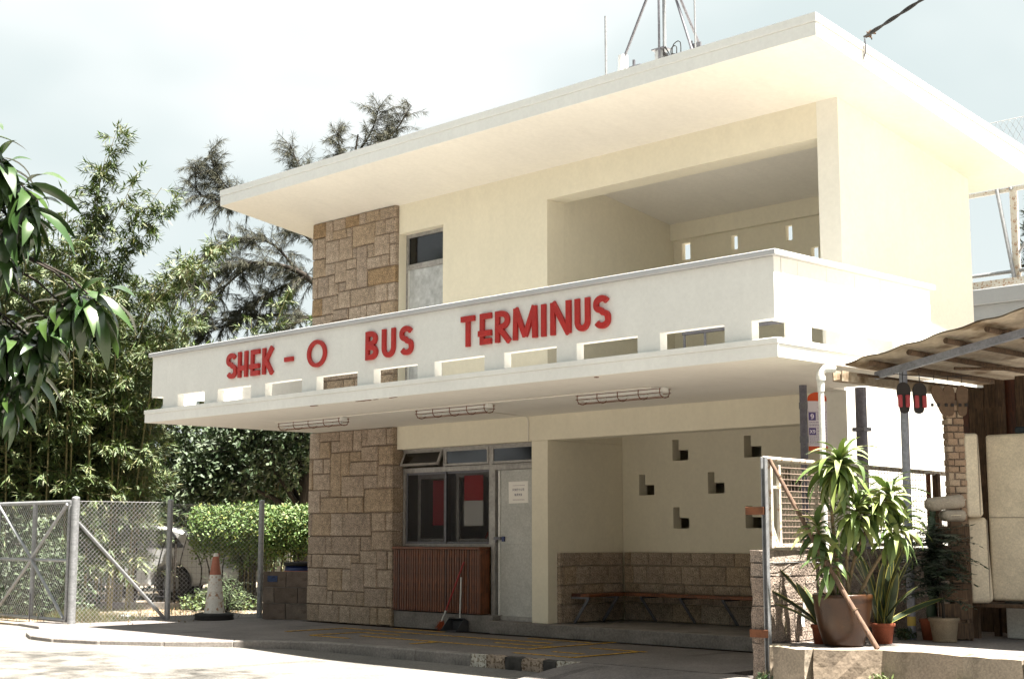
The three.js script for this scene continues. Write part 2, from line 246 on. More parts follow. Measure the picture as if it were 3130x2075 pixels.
{
  // pavement in front of the terminus; ends at the kerb, ramps down to the road past the painted kerb
  const inner = kerbLine.map(([x, z]) => [x, z - 0.06]);
  const sh = poly([[-2.6, -0.45], [-0.02, -0.45], [-0.02, 0.1], [9.3, 0.1], [9.3, 2.2], ...inner.slice().reverse()]);
  struct('pavement', extY(sh, -0.21, 0), mt.pave);
  const g = new THREE.PlaneGeometry(4.6, 2.4, 24, 16).rotateX(-Math.PI / 2).translate(9.86, 0, 3.33), p = g.attributes.position;
  for (let i = 0; i < p.count; i++) { const z = p.getZ(i), x = p.getX(i); p.setY(i, lerp(-0.004, roadY(x) - 0.012, smooth(2.14, 3.5, z + (x < 9 ? 0 : -0.5)))); }
  g.computeVertexNormals(); struct('pavement_ramp', g, mt.pave);
  const kerb = G(scene, 'kerb'); kerb.userData.kind = 'structure';
  const paint = [mat(0.55, 0.52, 0.46, { map: tWorn, tile: 0.3, roughness: 0.9 }), mat(0.055, 0.05, 0.045, { map: tConcrete, tile: 0.3, roughness: 0.9 }), mat(0.34, 0.27, 0.21, { map: tWorn, tile: 0.35, roughness: 0.95 })];
  for (let i = 0; i < kerbLine.length - 1; i++) {
    const a = V(kerbLine[i][0], 0, kerbLine[i][1]), b = V(kerbLine[i + 1][0], 0, kerbLine[i + 1][1]), L = a.distanceTo(b);
    const last = i === kerbLine.length - 2, n = last ? 6 : Math.max(1, Math.round(L / 0.75)), ws = last ? [0, 0.16, 0.35, 0.52, 0.72, 0.85, 1] : [...Array(n + 1).keys()].map((k) => k / n);
    for (let k = 0; k < n; k++) {
      const p = a.clone().lerp(b, ws[k]), q = a.clone().lerp(b, ws[k + 1]), len = p.distanceTo(q) - 0.006, mid = p.clone().lerp(q, 0.5);
      const m = last ? paint[[0, 2, 1, 2, 1, 0][k]] : mt.concrete;
      const o = M(kerb, 'kerb_stone', boxUV(last ? roughGeo(len, 0.25, 0.145, 0.012, k + 3, 6) : new RoundedBoxGeometry(len, 0.26, 0.15, 2, 0.022), m.userData.tile), m);
      o.geometry.userData.uvDone = true; o.position.set(mid.x, -0.125 + R(-0.004, 0.003), mid.z); o.rotation.y = -Math.atan2(b.z - a.z, b.x - a.x);
    }
  }
  // queue lines painted on the pavement
  const marks = G(scene, 'pavement_markings'); marks.userData.kind = 'structure';
  const xl = (z, a, b) => M(marks, 'painted_line', bx(a, 0.002, z - 0.032, b, 0.005, z + 0.032), mt.yellow), zl = (x, a, b) => M(marks, 'painted_line', bx(x - 0.032, 0.006, a, x + 0.032, 0.009, b), mt.yellow);
  xl(0.22, 2.28, 3.3); xl(0.26, 4.9, 5.9); xl(0.65, 1.8, 5.66); xl(1.03, 2.6, 3.35); xl(1.03, 5.1, 6.1); xl(1.43, 3.1, 6.13); xl(1.82, 2.6, 3.35); xl(1.9, 6.3, 7.2); xl(0.84, 6.45, 7.25); xl(1.5, 6.5, 6.95);
  zl(1.8, 0.65, 1.65); zl(2.6, 1.03, 1.85); zl(6.1, 0.05, 1.43); zl(7.2, 0.82, 1.95); zl(4.6, 1.43, 1.9);
}
// ---------------------------------------------------------------- the terminus building
const bld = thing('terminus_building', 'cream two-storey bus terminus with white wraparound balcony and red lettering', 'building');
const roofT = (z) => 6.351 + 0.1256 * (z - 1.27), roofB = (z) => 6.117 + 0.148 * (z - 1.27), ZB = -2.88, ZR = -3.35;
{
  // roof slab, sloping down to the back, with a thin upper edge strip
  const RX0 = -0.62, RX1 = 9.91;
  const roof = M(bld, 'roof', extX(zy([[1.25, roofB(1.27)], [1.25, roofT(1.25) - 0.01], [ZR, roofT(ZR) - 0.01], [ZR, roofB(ZR)]]), RX0 + 0.02, RX1 - 0.02, 0.006), mt.soffit);
  const st = (z0, z1) => [[z1, roofT(z1) - 0.088], [z1, roofT(z1)], [z0, roofT(z0)], [z0, roofT(z0) - 0.088]];
  const fz = (z0, z1) => [[z1, roofB(z1) + 0.003], [z1, roofT(z1) - 0.092], [z0, roofT(z0) - 0.092], [z0, roofB(z0) + 0.003]];
  M(roof, 'fascia', extX(zy(fz(1.2515, 1.262)), RX0 + 0.01, RX1 - 0.01), mt.white); M(roof, 'fascia', extX(zy(fz(ZR, 1.25)), RX1 - 0.0185, RX1 - 0.008), mt.white); M(roof, 'fascia', extX(zy(fz(ZR, 1.25)), RX0 + 0.008, RX0 + 0.0185), mt.white);
  M(roof, 'edge_strip', extX(zy(st(1.17, 1.272)), RX0, RX1, 0.006), mt.white);
  M(roof, 'edge_strip', extX(zy(st(ZR, 1.168)), RX1 - 0.1, RX1, 0.006), mt.white);
  M(roof, 'edge_strip', extX(zy(st(ZR, 1.168)), RX0, RX0 + 0.1, 0.006), mt.white);

  // walls of the upper floor
  const upper = [[1.95, 2.921], [1.95, 5.93], [8.989, 5.93], [8.989, 5.518], [4.9, 5.518], [4.9, 2.921]];
  M(bld, 'upper_front_wall', extZ(poly(upper, [rect(1.962, 2.93, 2.894, 5.5)]), -0.4, -0.08), mt.cream);
  M(bld, 'partition_wall', extX(zy([[-0.402, 2.93], [-0.402, roofB(-0.402) + 0.03], [-2.62, roofB(-2.62) + 0.03], [-2.62, 2.93]]), 4.74, 4.9), mt.cream);
  const rear = extZ(poly([[0.02, 2.93], [8.99, 2.93], [8.99, 5.5], [0.02, 5.5]], [rect(5.048, 5.039, 5.197, 5.279), rect(5.9, 5.066, 6.01, 5.26), rect(6.782, 5.063, 6.892, 5.263), rect(7.172, 4.7, 7.282, 4.922), rect(8.05, 5.06, 8.16, 5.26)]), -2.7, -2.622);
  M(bld, 'rear_wall', rear, mt.cream);
  M(bld, 'rear_beam', bx(4.905, 5.322, -2.62, 9.0, 5.56, -2.54), mt.cream);
  M(bld, 'side_wall', extX(zy([[-0.081, 0.1], [-0.081, roofB(-0.081) + 0.03], [ZB, roofB(ZB) + 0.03], [ZB, 0.1]]), 8.99, 9.258), mt.creamLit);
  M(bld, 'left_wall', extX(zy([[-0.215, 0.0], [-0.215, roofB(-0.215) + 0.03], [ZB, roofB(ZB) + 0.03], [ZB, 0.0]]), 0.0, 0.2), granite[0]);

  // floor slab that carries on as the balcony
  const slab = poly([[0.143, 2.83], [10.455, 2.83], [10.455, 0.19], [9.25, 0.19], [9.25, ZB], [0.01, ZB], [0.01, -0.2], [0.143, -0.2]]);
  const bs = M(bld, 'balcony_slab', extY(slab, 2.75, 2.915), mt.soffit);
  M(bs, 'bounce_floor', bx(0.3, 2.9155, -0.07, 10.29, 2.9195, 2.67), mt.balcony); M(bs, 'bounce_floor', bx(4.905, 2.9155, -2.615, 9.005, 2.9195, -0.072), mt.cement);  // unseen floors added to steer bounce: paler outside, darker in the room
  for (const [x, w, z] of [[4.72, 0.09, 2.80], [4.86, 0.16, 2.81], [5.02, 0.07, 2.805], [5.34, 0.11, 2.812], [8.31, 0.04, 2.76], [3.9, 0.12, 2.815]]) M(bs, 'peeling_patch', roughGeo(w, 0.008, 0.03, 0.004, x * 9, 4).translate(x, 2.7475, z), mt.rust);
  const lip = (x0, z0, x1, z1) => bx(x0, 2.866, z0, x1, 2.9195, z1, 0.006);
  M(bs, 'edge_strip', [lip(0.122, 2.832, 10.476, 2.852), lip(0.122, 0.0, 0.142, 2.83), lip(10.457, 0.17, 10.477, 2.83)], mt.white);
  M(bs, 'fascia', [bx(0.13, 2.752, 2.8305, 10.468, 2.864, 2.841), bx(10.4555, 2.752, 0.17, 10.466, 2.864, 2.829), bx(0.132, 2.752, 0.0, 0.1425, 2.864, 2.829)], mt.white);

  // parapet with a row of slots at its foot
  const slots = [[0.85, 1.49], [1.8, 2.545], [2.853, 3.603], [3.893, 4.661], [4.957, 5.707], [5.989, 6.767], [7.063, 7.802], [8.076, 8.85], [9.125, 9.862]];
  const ZP = 2.782, TH = 0.105, yb = 2.9205, ys = 3.092, yt = 3.64;
  const crenel = (a0, a1, cuts) => { const o = [[a0, yt]]; const all = cuts.slice().sort((p, q) => p[0] - q[0]); let bottom = [[a0, all[0][0] <= a0 ? ys : yb]]; for (const [s, e] of all) { if (s > a0) bottom.push([s, yb], [s, ys]); if (e < a1) bottom.push([e, ys], [e, yb]); else bottom.push([a1, ys]); } if (all[all.length - 1][1] < a1) bottom.push([a1, yb]); return poly([...o, ...bottom, [a1, yt]]); };
  const par = M(bld, 'parapet', extZ(crenel(0.193, 10.405, [[0.19, 0.485], ...slots, [10.161, 10.41]]), ZP - TH, ZP, 0.004), mt.white);
  M(par, 'side_panel', extX(zyCrenel([[0.02, 0.3], [0.62, 1.25], [1.5, 2.15], [2.42, 2.676]], -0.2, ZP - TH - 0.001), 0.193, 0.298, 0.003), mt.white);
  const cuts = [[-0.02, 0.45], [0.718, 1.349], [1.601, 2.239], [2.5, 2.676]];
  // right side: rendered in panels with open vertical joints
  const joints = [0.17, 0.62, 1.08, 1.52, 1.98, 2.43, ZP - TH - 0.001];
  for (let i = 0; i < joints.length - 1; i++) M(par, 'side_panel', extX(zyCrenel(cuts.filter(([a, b]) => b > joints[i] && a < joints[i + 1]).map(([a, b]) => [Math.max(a, joints[i] - 0.01), Math.min(b, joints[i + 1] + 0.01)]), joints[i], joints[i + 1] - 0.004), 10.3, 10.405), mt.white);
  M(par, 'end_panel', bx(9.262, yb, 0.172, 10.298, yt, 0.275), mt.white);
  function zyCrenel(c, a0, a1) { if (!c.length) return zy(rect(a0, yb, a1, yt)); const s = crenel(a0, a1, c); return zy(s.getPoints().map((p) => [p.x, p.y])); }
  const cop = (x0, z0, x1, z1) => bx(x0, 3.642, z0, x1, 3.692, z1, 0.006);
  M(par, 'coping', cop(0.15, ZP - TH - 0.04, 10.452, ZP + 0.045), mt.coping); M(par, 'coping', cop(0.15, -0.05, 0.34, ZP - TH - 0.042), mt.coping);
  M(par, 'coping', cop(10.262, 0.13, 10.452, ZP - TH - 0.042), mt.coping); M(par, 'coping', cop(9.262, 0.13, 10.26, 0.318), mt.coping);

  // raised red letters
  const SW = 0.06, H = 0.325;
  const arc = (cx, cy, rx, ry, a0, a1, n = 14) => [...Array(n + 1).keys()].map((i) => { const t = lerp(a0, a1, i / n) * Math.PI / 180; return [cx + rx * Math.cos(t), cy + ry * Math.sin(t)]; });
  const h = SW / 2;
  const glyph = {
    S: (w) => [[...arc(w / 2 - 0.004, H * 0.745, w / 2 - h, H * 0.255 - h, 20, 180, 12), ...arc(w / 2 - 0.004, H * 0.70, w / 2 - h, H * 0.14, 190, 262, 6), ...arc(w / 2 + 0.004, H * 0.34, w / 2 - h, H * 0.14, 82, 10, 6), ...arc(w / 2 + 0.004, H * 0.255, w / 2 - h, H * 0.255 - h, 0, -160, 12)]],
    H: (w) => [[[h, 0], [h, H]], [[w - h, 0], [w - h, H]], [[h, H * 0.36], [w - h, H * 0.36]]],
    E: (w) => [[[h, 0], [h, H]], [[h, H - h], [w, H - h]], [[h, h], [w, h]], [[-0.02, H * 0.36], [w, H * 0.36]]],
    K: (w) => [[[h, 0], [h, H]], [[h * 1.2, H * 0.36], [w - h * 0.8, H]], [[w * 0.36, H * 0.5], [w - h * 0.7, 0]]],
    '-': (w) => [[[0, H * 0.44], [w, H * 0.44]]],
    O: (w) => [arc(w / 2, H / 2, w / 2 - h, H / 2 - h, 0, 360, 30)],
    B: (w) => [[[h, 0], [h, H]], [[h, H - h], [w * 0.45, H - h], ...arc(w * 0.45, H * 0.735, w * 0.5 - h, H * 0.265 - h, 90, -90, 10), [h, H * 0.5]], [[h, H * 0.44], [w * 0.5, H * 0.44], ...arc(w * 0.5, H * 0.265, w * 0.5 - h, H * 0.265 - h, 72, -90, 10), [h, h]]],
    U: (w) => [[[h, H], [h, w / 2], ...arc(w / 2, w / 2, w / 2 - h, w / 2 - h, 180, 360, 12), [w - h, H]]],
    T: (w) => [[[w / 2, 0], [w / 2, H]], [[0, H - h], [w, H - h]]],
    R: (w) => [[[h, 0], [h, H]], [[h, H - h], [w * 0.4, H - h], ...arc(w * 0.42, H * 0.70, w * 0.5 - h, H * 0.30 - h, 90, -90, 10), [h, H * 0.42]], [[w * 0.34, H * 0.42], [w - h * 0.6, 0]]],
    M: (w) => [[[h, 0], [h * 1.3, H]], [[h * 1.2, H], [w / 2, 0.03]], [[w / 2, 0.03], [w - h * 1.2, H]], [[w - h, 0], [w - h * 1.3, H]]],
    I: () => [[[h, 0], [h, H]]],
    N: (w) => [[[h, 0], [h, H]], [[h * 1.1, H], [w - h * 1.1, 0]], [[w - h, 0], [w - h, H]]],
  };
  const ribbon = (pts, w) => {
    const L = [], Rr = []; const n = pts.length;
    for (let i = 0; i < n; i++) { const a = pts[Math.max(0, i - 1)], b = pts[Math.min(n - 1, i + 1)]; let dx = b[0] - a[0], dy = b[1] - a[1]; const l = Math.hypot(dx, dy); dx /= l; dy /= l; L.push([pts[i][0] - dy * w / 2, pts[i][1] + dx * w / 2]); Rr.push([pts[i][0] + dy * w / 2, pts[i][1] - dx * w / 2]); }
    return poly([...L, ...Rr.reverse()]);
  };
  const sign = G(bld, 'sign_lettering');
  for (const [ch, x, w] of [['S', 2.03, 0.215], ['H', 2.285, 0.205], ['E', 2.565, 0.185], ['K', 2.815, 0.225], ['-', 3.275, 0.17], ['O', 3.735, 0.365], ['B', 4.835, 0.21], ['U', 5.125, 0.225], ['S', 5.435, 0.215], ['T', 6.435, 0.205], ['E', 6.725, 0.17], ['R', 6.955, 0.225], ['M', 7.215, 0.345], ['I', 7.617, 0.066], ['N', 7.745, 0.275], ['U', 8.075, 0.195], ['S', 8.325, 0.205]]) {
    const gs = ch === 'O' ? [ext(poly(arc(w / 2, H / 2, w / 2, H / 2, 0, 354, 30), [arc(w / 2, H / 2, w / 2 - SW * 0.9, H / 2 - SW * 0.8, 0, 354, 30)]), 0.034, 0.004)] : glyph[ch](w).map((s, i) => ext(ribbon(s, ch === '-' ? 0.055 : SW), 0.032 + i * 0.0025, 0.004));
    const o = M(sign, 'letter', gs, mt.red); o.position.set(x, 3.2, ZP + 0.0015);
  }

  // stone cladding
  const LO = '0,2.36,.26,2.75;.26,2.61,.74,2.75;.26,2.36,.52,2.61;.52,2.44,.74,2.61;.74,2.44,1.04,2.75;1.04,2.44,1.24,2.75;1.24,2.5,1.38,2.75;1.38,2.5,1.8,2.75;1.8,2.5,1.94,2.75;.52,1.79,.78,2.44;.78,2.09,.98,2.44;.98,2.29,1.24,2.44;1.24,2.29,1.62,2.5;1.62,2.22,1.94,2.5;.98,2.09,1.62,2.29;1.62,1.9,1.8,2.22;1.8,1.9,1.94,2.22;0,1.9,.1,2.36;.1,2.14,.34,2.36;.34,2.14,.52,2.36;.1,1.9,.52,2.14;.78,1.79,1.3,2.09;1.3,1.9,1.62,2.09;1.3,1.56,1.94,1.9;0,1.56,.3,1.9;.3,1.79,.52,1.9;.3,1.56,.95,1.79;.95,1.56,1.3,1.79;0,1.23,.1,1.56;.1,1.23,.55,1.56;.55,1.23,.83,1.56;.83,1.23,1.49,1.56;1.49,1.3,1.8,1.56;1.8,1.3,1.94,1.56;1.49,1.03,1.94,1.3;0,.97,.44,1.23;.44,.97,.59,1.23;.59,.97,1.24,1.23;1.24,1.03,1.49,1.23;0,.77,.1,.97;.1,.77,.37,.97;.37,.77,1.04,.97;1.04,.85,1.24,.97;1.24,.85,1.62,1.03;1.62,.77,1.84,1.03;1.84,.77,1.94,1.03;0,.51,.3,.77;.3,.51,.49,.77;.49,.45,.83,.77;.83,.45,1.04,.77;1.04,.45,1.34,.85;1.34,.51,1.62,.85;1.62,.51,1.94,.77;0,.25,.49,.51;.49,.25,.62,.45;.62,.25,1.18,.45;1.18,.25,1.34,.45;1.34,.25,1.84,.51;1.84,.25,1.94,.51;0,0,.3,.25;.3,0,.78,.25;.78,0,1.04,.25;1.04,0,1.49,.25;1.49,0,1.65,.25;1.65,0,1.94,.25';
  const UP = '0,5.69,.32,5.9;.32,5.61,.49,5.9;.49,5.75,.78,5.9;.78,5.75,1.12,5.9;1.12,5.75,1.28,5.9;1.28,5.75,1.59,5.9;1.59,5.75,1.94,5.9;.49,5.61,.83,5.75;.83,5.61,.96,5.75;.96,5.43,1.48,5.75;1.48,5.53,1.71,5.75;1.71,5.53,1.94,5.75;0,5.37,.13,5.69;.13,5.37,.32,5.69;.32,5.27,.65,5.61;.65,5.27,.96,5.61;.96,5.27,1.07,5.43;1.48,5.23,1.82,5.53;1.82,5.37,1.94,5.53;1.07,4.81,1.32,5.43;1.32,5.23,1.48,5.43;1.32,5.06,1.64,5.23;1.64,5.06,1.82,5.23;1.82,5.06,1.94,5.37;0,5.09,.32,5.37;.32,5.09,.56,5.27;.56,4.95,.83,5.27;.83,5.12,1.07,5.27;.83,4.81,1.07,5.12;1.32,4.81,1.94,5.06;0,4.77,.13,5.09;.13,4.77,.4,5.09;.4,4.77,.56,5.09;.56,4.77,.65,4.95;.65,4.81,.83,4.95;.65,4.55,.93,4.81;.93,4.55,1.51,4.81;1.51,4.55,1.79,4.81;1.79,4.55,1.94,4.81;0,4.5,.25,4.77;.25,4.5,.53,4.77;.53,4.55,.65,4.77;.53,4.39,.89,4.55;.89,4.31,1.18,4.55;1.18,4.31,1.32,4.55;1.32,4.31,1.64,4.55;1.64,4.31,1.94,4.55;0,4.36,.35,4.5;.35,4.36,.53,4.5';
  const fill = (rows) => { const o = []; for (const [y0, y1, xs] of rows) { let a = 0; for (const b of [...xs, 1.94]) { o.push([a, y0, b, y1]); a = b; } } return o; };
  const more = fill([[4.1, 4.31, [0.27, 0.7, 1.1, 1.5]], [3.8, 4.1, [0.5, 0.85, 1.4]], [3.5, 3.8, [0.2, 0.66, 1.2, 1.66]], [3.22, 3.5, [0.4, 0.8, 1.05, 1.5]], [2.93, 3.22, [0.3, 0.62, 1.12, 1.4, 1.75]]]);
  more.push([0, 4.31, 0.53, 4.36], [0.53, 4.31, 0.89, 4.39]);
  const clad = G(bld, 'stone_cladding');
  const parse = (s) => s.split(';').map((r) => r.split(',').map(Number));
  let k = 0;
  for (const [x0, y0, x1, yy] of [...parse(LO), ...parse(UP), ...more]) {
    const y1 = yy === 5.9 ? 5.925 : yy, edge = x1 > 1.9, m = y0 === 5.69 || (x0 === 0.78 && y0 === 5.75) || (x0 === 1.32 && y0 === 4.81) || (x0 === 0 && y0 === 4.5) ? graniteOchre : granite[Math.floor(R(0, 5.99))];
    const o = M(clad, 'stone', stoneGeo(x1 - x0, y1 - y0, edge ? 0.205 : 0.08, edge ? 0.02 : 0.011, 0.006, 0.0055), m); o.position.set((x0 + x1) / 2, (y0 + y1) / 2, R(-0.006, 0.006) - 0.004); k++;
  }
  M(clad, 'mortar_bed', [bx(0.02, 0, -0.19, 1.915, 2.748, -0.03), bx(0.02, 2.93, -0.19, 1.915, 5.91, -0.03)], mortar);

  // ground floor walls
  M(bld, 'lintel_beam', bx(1.95, 2.432, -0.36, 8.989, 2.749, -0.08), mt.cream);
  M(bld, 'pillar', bx(4.605, 0.161, -1.5, 4.89, 2.431, -0.082, 0.008), mt.cream);
  M(bld, 'shelter_side_wall', bx(4.606, 2.4325, -1.5, 4.889, 2.749, -0.362), mt.cream);
  const L = (x, y) => [[x, y], [x + 0.257, y], [x + 0.257, y + 0.132], [x + 0.104, y + 0.132], [x + 0.104, y + 0.268], [x, y + 0.268]];
  const hs = []; for (const [c, r] of [[1, 2], [3, 2], [0, 1], [2, 1], [1, 0], [3, 0], [4, 1], [5, 2], [5, 0], [6, 1]]) hs.push(L(5.177 + c * 0.5655, 1.331 + r * 0.429));
  M(bld, 'shelter_back_wall', extZ(poly([[4.888, 0.12], [8.989, 0.12], [8.989, 2.749], [4.888, 2.749]], hs), -1.66, -1.5), mt.cream);
  M(bld, 'shelter_floor', bx(4.89, 0.0, -1.5, 9.0, 0.157, -0.02), mt.concrete);
  const pl = M(bld, 'plinth', bx(3.93, 0, -0.3, 9.27, 0.16, 0.015, 0.01), mt.concrete); pl.position.y = 0.0015;
  M(bld, 'counter_base', bx(1.945, 0, -0.3, 3.925, 0.222, -0.055, 0.008), mt.concrete);
  M(bld, 'rear_lower_wall', bx(0.2, 0.0, ZB, 9.01, 2.749, -2.7), mt.cream);
  // granite dado of the shelter
  const dado = G(bld, 'stone_dado');
  const rows = [[0.86, 1.03, [5.06, 5.36, 5.74, 6.06, 6.42, 6.73, 7.05, 7.4, 7.8, 8.2, 8.6]], [0.63, 0.86, [5.1, 5.33, 5.62, 5.9, 6.2, 6.6, 6.95, 7.3, 7.7, 8.1, 8.55]], [0.39, 0.63, [5.2, 5.6, 5.95, 6.4, 6.8, 7.2, 7.6, 8.0, 8.4]], [0.16, 0.39, [5.3, 5.75, 6.2, 6.65, 7.1, 7.5, 8.0, 8.5]]];
  for (const [y0, y1, xs] of rows) { let a = 4.945; for (const b of [...xs, 8.985]) { const o = M(dado, 'stone', stoneGeo(b - a, y1 - y0, 0.05, 0.008, 0.004, 0.004), granite[k++ % 6]); o.position.set((a + b) / 2, (y0 + y1) / 2, -1.445); a = b; } }
  for (const [y0, y1, zs] of [[0.86, 1.03, [-0.315, -0.62, -1.0]], [0.63, 0.86, [-0.315, -0.55, -0.8, -1.15]], [0.39, 0.63, [-0.315, -0.7, -1.05]], [0.16, 0.39, [-0.315, -0.6, -0.95]]]) { let a = -0.24; for (const b of [...zs, -1.44]) { const o = M(dado, 'stone', stoneGeo(a - b, y1 - y0, 0.05, 0.008, 0.004, 0.004), granite[k++ % 6]); o.position.set(4.942, (y0 + y1) / 2, (a + b) / 2); o.rotation.y = Math.PI / 2; a = b; } }

  // upper window (door-height light) beside the stone
  const uw = G(bld, 'upper_window');
  M(uw, 'frame', [bx(1.964, 2.93, -0.26, 2.004, 5.498, -0.205), bx(2.86, 2.93, -0.26, 2.892, 5.498, -0.205), bx(2.005, 5.45, -0.26, 2.859, 5.498, -0.205), bx(2.005, 4.985, -0.262, 2.859, 5.06, -0.2), bx(2.005, 2.93, -0.26, 2.859, 3.0, -0.205)], mt.alu);
  M(uw, 'pane', bx(2.006, 5.061, -0.238, 2.858, 5.449, -0.232), mt.tint); M(uw, 'frosted_panel', bx(2.03, 3.0, -0.245, 2.858, 4.984, -0.225), mt.frost, 'pale frosted lower panel');
  M(uw, 'stile', bx(2.006, 3.0, -0.25, 2.029, 4.984, -0.21), mt.pvc);
  M(bld, 'inner_partition', bx(0.2, 2.93, -1.35, 4.73, 5.55, -1.3), mt.cream);

  // ticket window, transoms and door
  const Z = -0.212, fr = [];
  for (const x of [1.952, 3.70]) fr.push(bx(x, 1.095, Z - 0.05, x + 0.045, 2.15, Z + 0.012));
  fr.push(bx(1.998, 2.105, Z - 0.05, 3.699, 2.15, Z + 0.012), bx(1.998, 1.095, Z - 0.05, 3.699, 1.13, Z + 0.012));
  const win = G(bld, 'ticket_window');
  M(win, 'frame', fr, mt.alu);
  for (const [a, b, z] of [[2.0, 2.83, Z - 0.008], [2.79, 3.698, Z - 0.03]]) {
    const s = G(win, 'sash'); s.userData = {};
    M(s, 'sash_frame', [bx(a, 1.132, z - 0.012, a + 0.03, 2.103, z), bx(b - 0.03, 1.132, z - 0.012, b, 2.103, z), bx(a + 0.031, 2.075, z - 0.012, b - 0.031, 2.103, z), bx(a + 0.031, 1.132, z - 0.012, b - 0.031, 1.16, z)], mt.galvd);
    M(s, 'fly_screen', bx(a + 0.031, 1.161, z - 0.008, b - 0.031, 2.074, z - 0.004), mt.screen);
  }
  for (const [a, b] of [[2.14, 2.74], [2.93, 3.63]]) { const z = Z - 0.10; M(win, 'inner_sash', [bx(a, 1.14, z - 0.02, a + 0.06, 2.09, z), bx(b - 0.06, 1.14, z - 0.02, b, 2.09, z), bx(a + 0.061, 2.02, z - 0.02, b - 0.061, 2.09, z), bx(a + 0.061, 1.14, z - 0.02, b - 0.061, 1.2, z)], mt.alu); }
  const trans = G(bld, 'transom_window');
  M(trans, 'frame', [bx(1.952, 2.151, Z - 0.05, 4.6, 2.168, Z + 0.02), bx(1.952, 2.405, Z - 0.05, 4.6, 2.4305, Z + 0.02), bx(2.79, 2.169, Z - 0.05, 2.83, 2.404, Z + 0.015), bx(3.70, 2.169, Z - 0.05, 3.755, 2.404, Z + 0.015)], mt.alu);
  const sash = (x0, x1, tilt) => { const s = G(trans, 'sash'); const w = x1 - x0, hh = 0.225; M(s, 'sash_frame', [bx(0, -hh, -0.012, 0.03, 0, 0.012), bx(w - 0.03, -hh, -0.012, w, 0, 0.012), bx(0.031, -0.03, -0.012, w - 0.031, 0, 0.012), bx(0.031, -hh, -0.012, w - 0.031, -hh + 0.03, 0.012)], mt.alu); M(s, 'pane', bx(0.031, -hh + 0.031, -0.003, w - 0.031, -0.031, 0.003), mt.tint); s.position.set(x0, 2.403, Z + 0.012); s.rotation.x = -tilt; };
  sash(1.99, 2.785, 0.42); sash(2.835, 3.697, 0.0); sash(3.76, 4.602, 0.0);
  const door = G(bld, 'door');
  M(door, 'door_frame', [bx(3.748, 0.2, Z - 0.06, 3.815, 2.149, Z + 0.015), bx(3.816, 2.095, Z - 0.06, 4.604, 2.149, Z + 0.015), bx(3.816, 0.162, Z - 0.06, 4.604, 0.215, Z + 0.02)], mt.alu);
  M(door, 'leaf', bx(3.866, 0.217, Z - 0.05, 4.603, 2.09, Z - 0.02), mt.door); M(door, 'stile', bx(3.85, 0.217, Z - 0.045, 3.885, 2.09, Z - 0.006, 0.004), mt.pvc);
  M(door, 'rail', [bx(3.886, 1.135, Z - 0.0195, 4.603, 1.24, Z - 0.008, 0.003)], mt.door);
  M(door, 'handle', [bx(3.80, 1.185, Z - 0.01, 3.93, 1.225, Z + 0.03, 0.006), cyl(V(3.84, 1.15, Z + 0.02), V(3.84, 1.2, Z + 0.02), 0.014)], mt.galvd); M(door, 'lock', bx(3.94, 1.165, Z - 0.006, 3.985, 1.23, Z + 0.018, 0.005), mt.blue);
  // slatted timber counter below the ticket window
  const ctr = G(bld, 'counter_front');
  M(ctr, 'carcass', bx(1.965, 0.232, -0.2, 3.70, 1.058, -0.055), mt.wood3); M(ctr, 'top_board', bx(1.95, 1.06, -0.212, 3.715, 1.092, -0.012, 0.005), mt.wood2); M(ctr, 'end_panel', bx(3.701, 0.232, -0.2, 3.715, 1.058, -0.03), mt.wood2);
  const N = 36, wS = (3.70 - 1.95) / N, sg = [0, 1, 2].map((i) => boxUV(new RoundedBoxGeometry(wS * (0.7 + 0.05 * i), 0.825, 0.028, 1, 0.006).translate(0.13 * i, 0, 0), 0.35).translate(-0.13 * i, 0, 0)); sg.forEach((g) => { g.userData.uvDone = true; });
  for (let i = 0; i < N; i++) { const o = M(ctr, 'slat', sg[i % 3], [mt.wood, mt.wood2, mt.wood, mt.wood3][Math.floor(R(0, 3.99))]); o.position.set(1.95 + (i + 0.5) * wS, 0.645, -0.041 + R(-0.003, 0.003)); }
  // office interior
  M(bld, 'office_lining', [bx(0.22, 0.1, -2.69, 4.6, 2.745, -2.66), bx(0.205, 0.1, -2.65, 0.23, 2.745, -0.25), bx(4.575, 0.1, -2.65, 4.6, 2.745, -0.34), bx(0.22, 0.0, -2.65, 4.6, 0.1, -0.34)], mt.cream);
  M(bld, 'shelf', bx(2.1, 1.06, -0.65, 3.7, 1.09, -0.27), mt.cream);
  // surface conduit on soffit and wall
  M(bld, 'conduit', [tube([V(1.5, 2.742, 1.66), V(4.4, 2.742, 1.69), V(8.1, 2.742, 1.69)], 0.0075, 12, 6), tube([V(4.9, 2.742, 1.6), V(4.75, 2.742, 0.9), V(4.56, 2.742, 0.05), V(4.56, 2.735, -0.062), V(4.56, 2.6, -0.07), V(4.56, 2.435, -0.07)], 0.007, 24, 6)], mt.soffit);
}
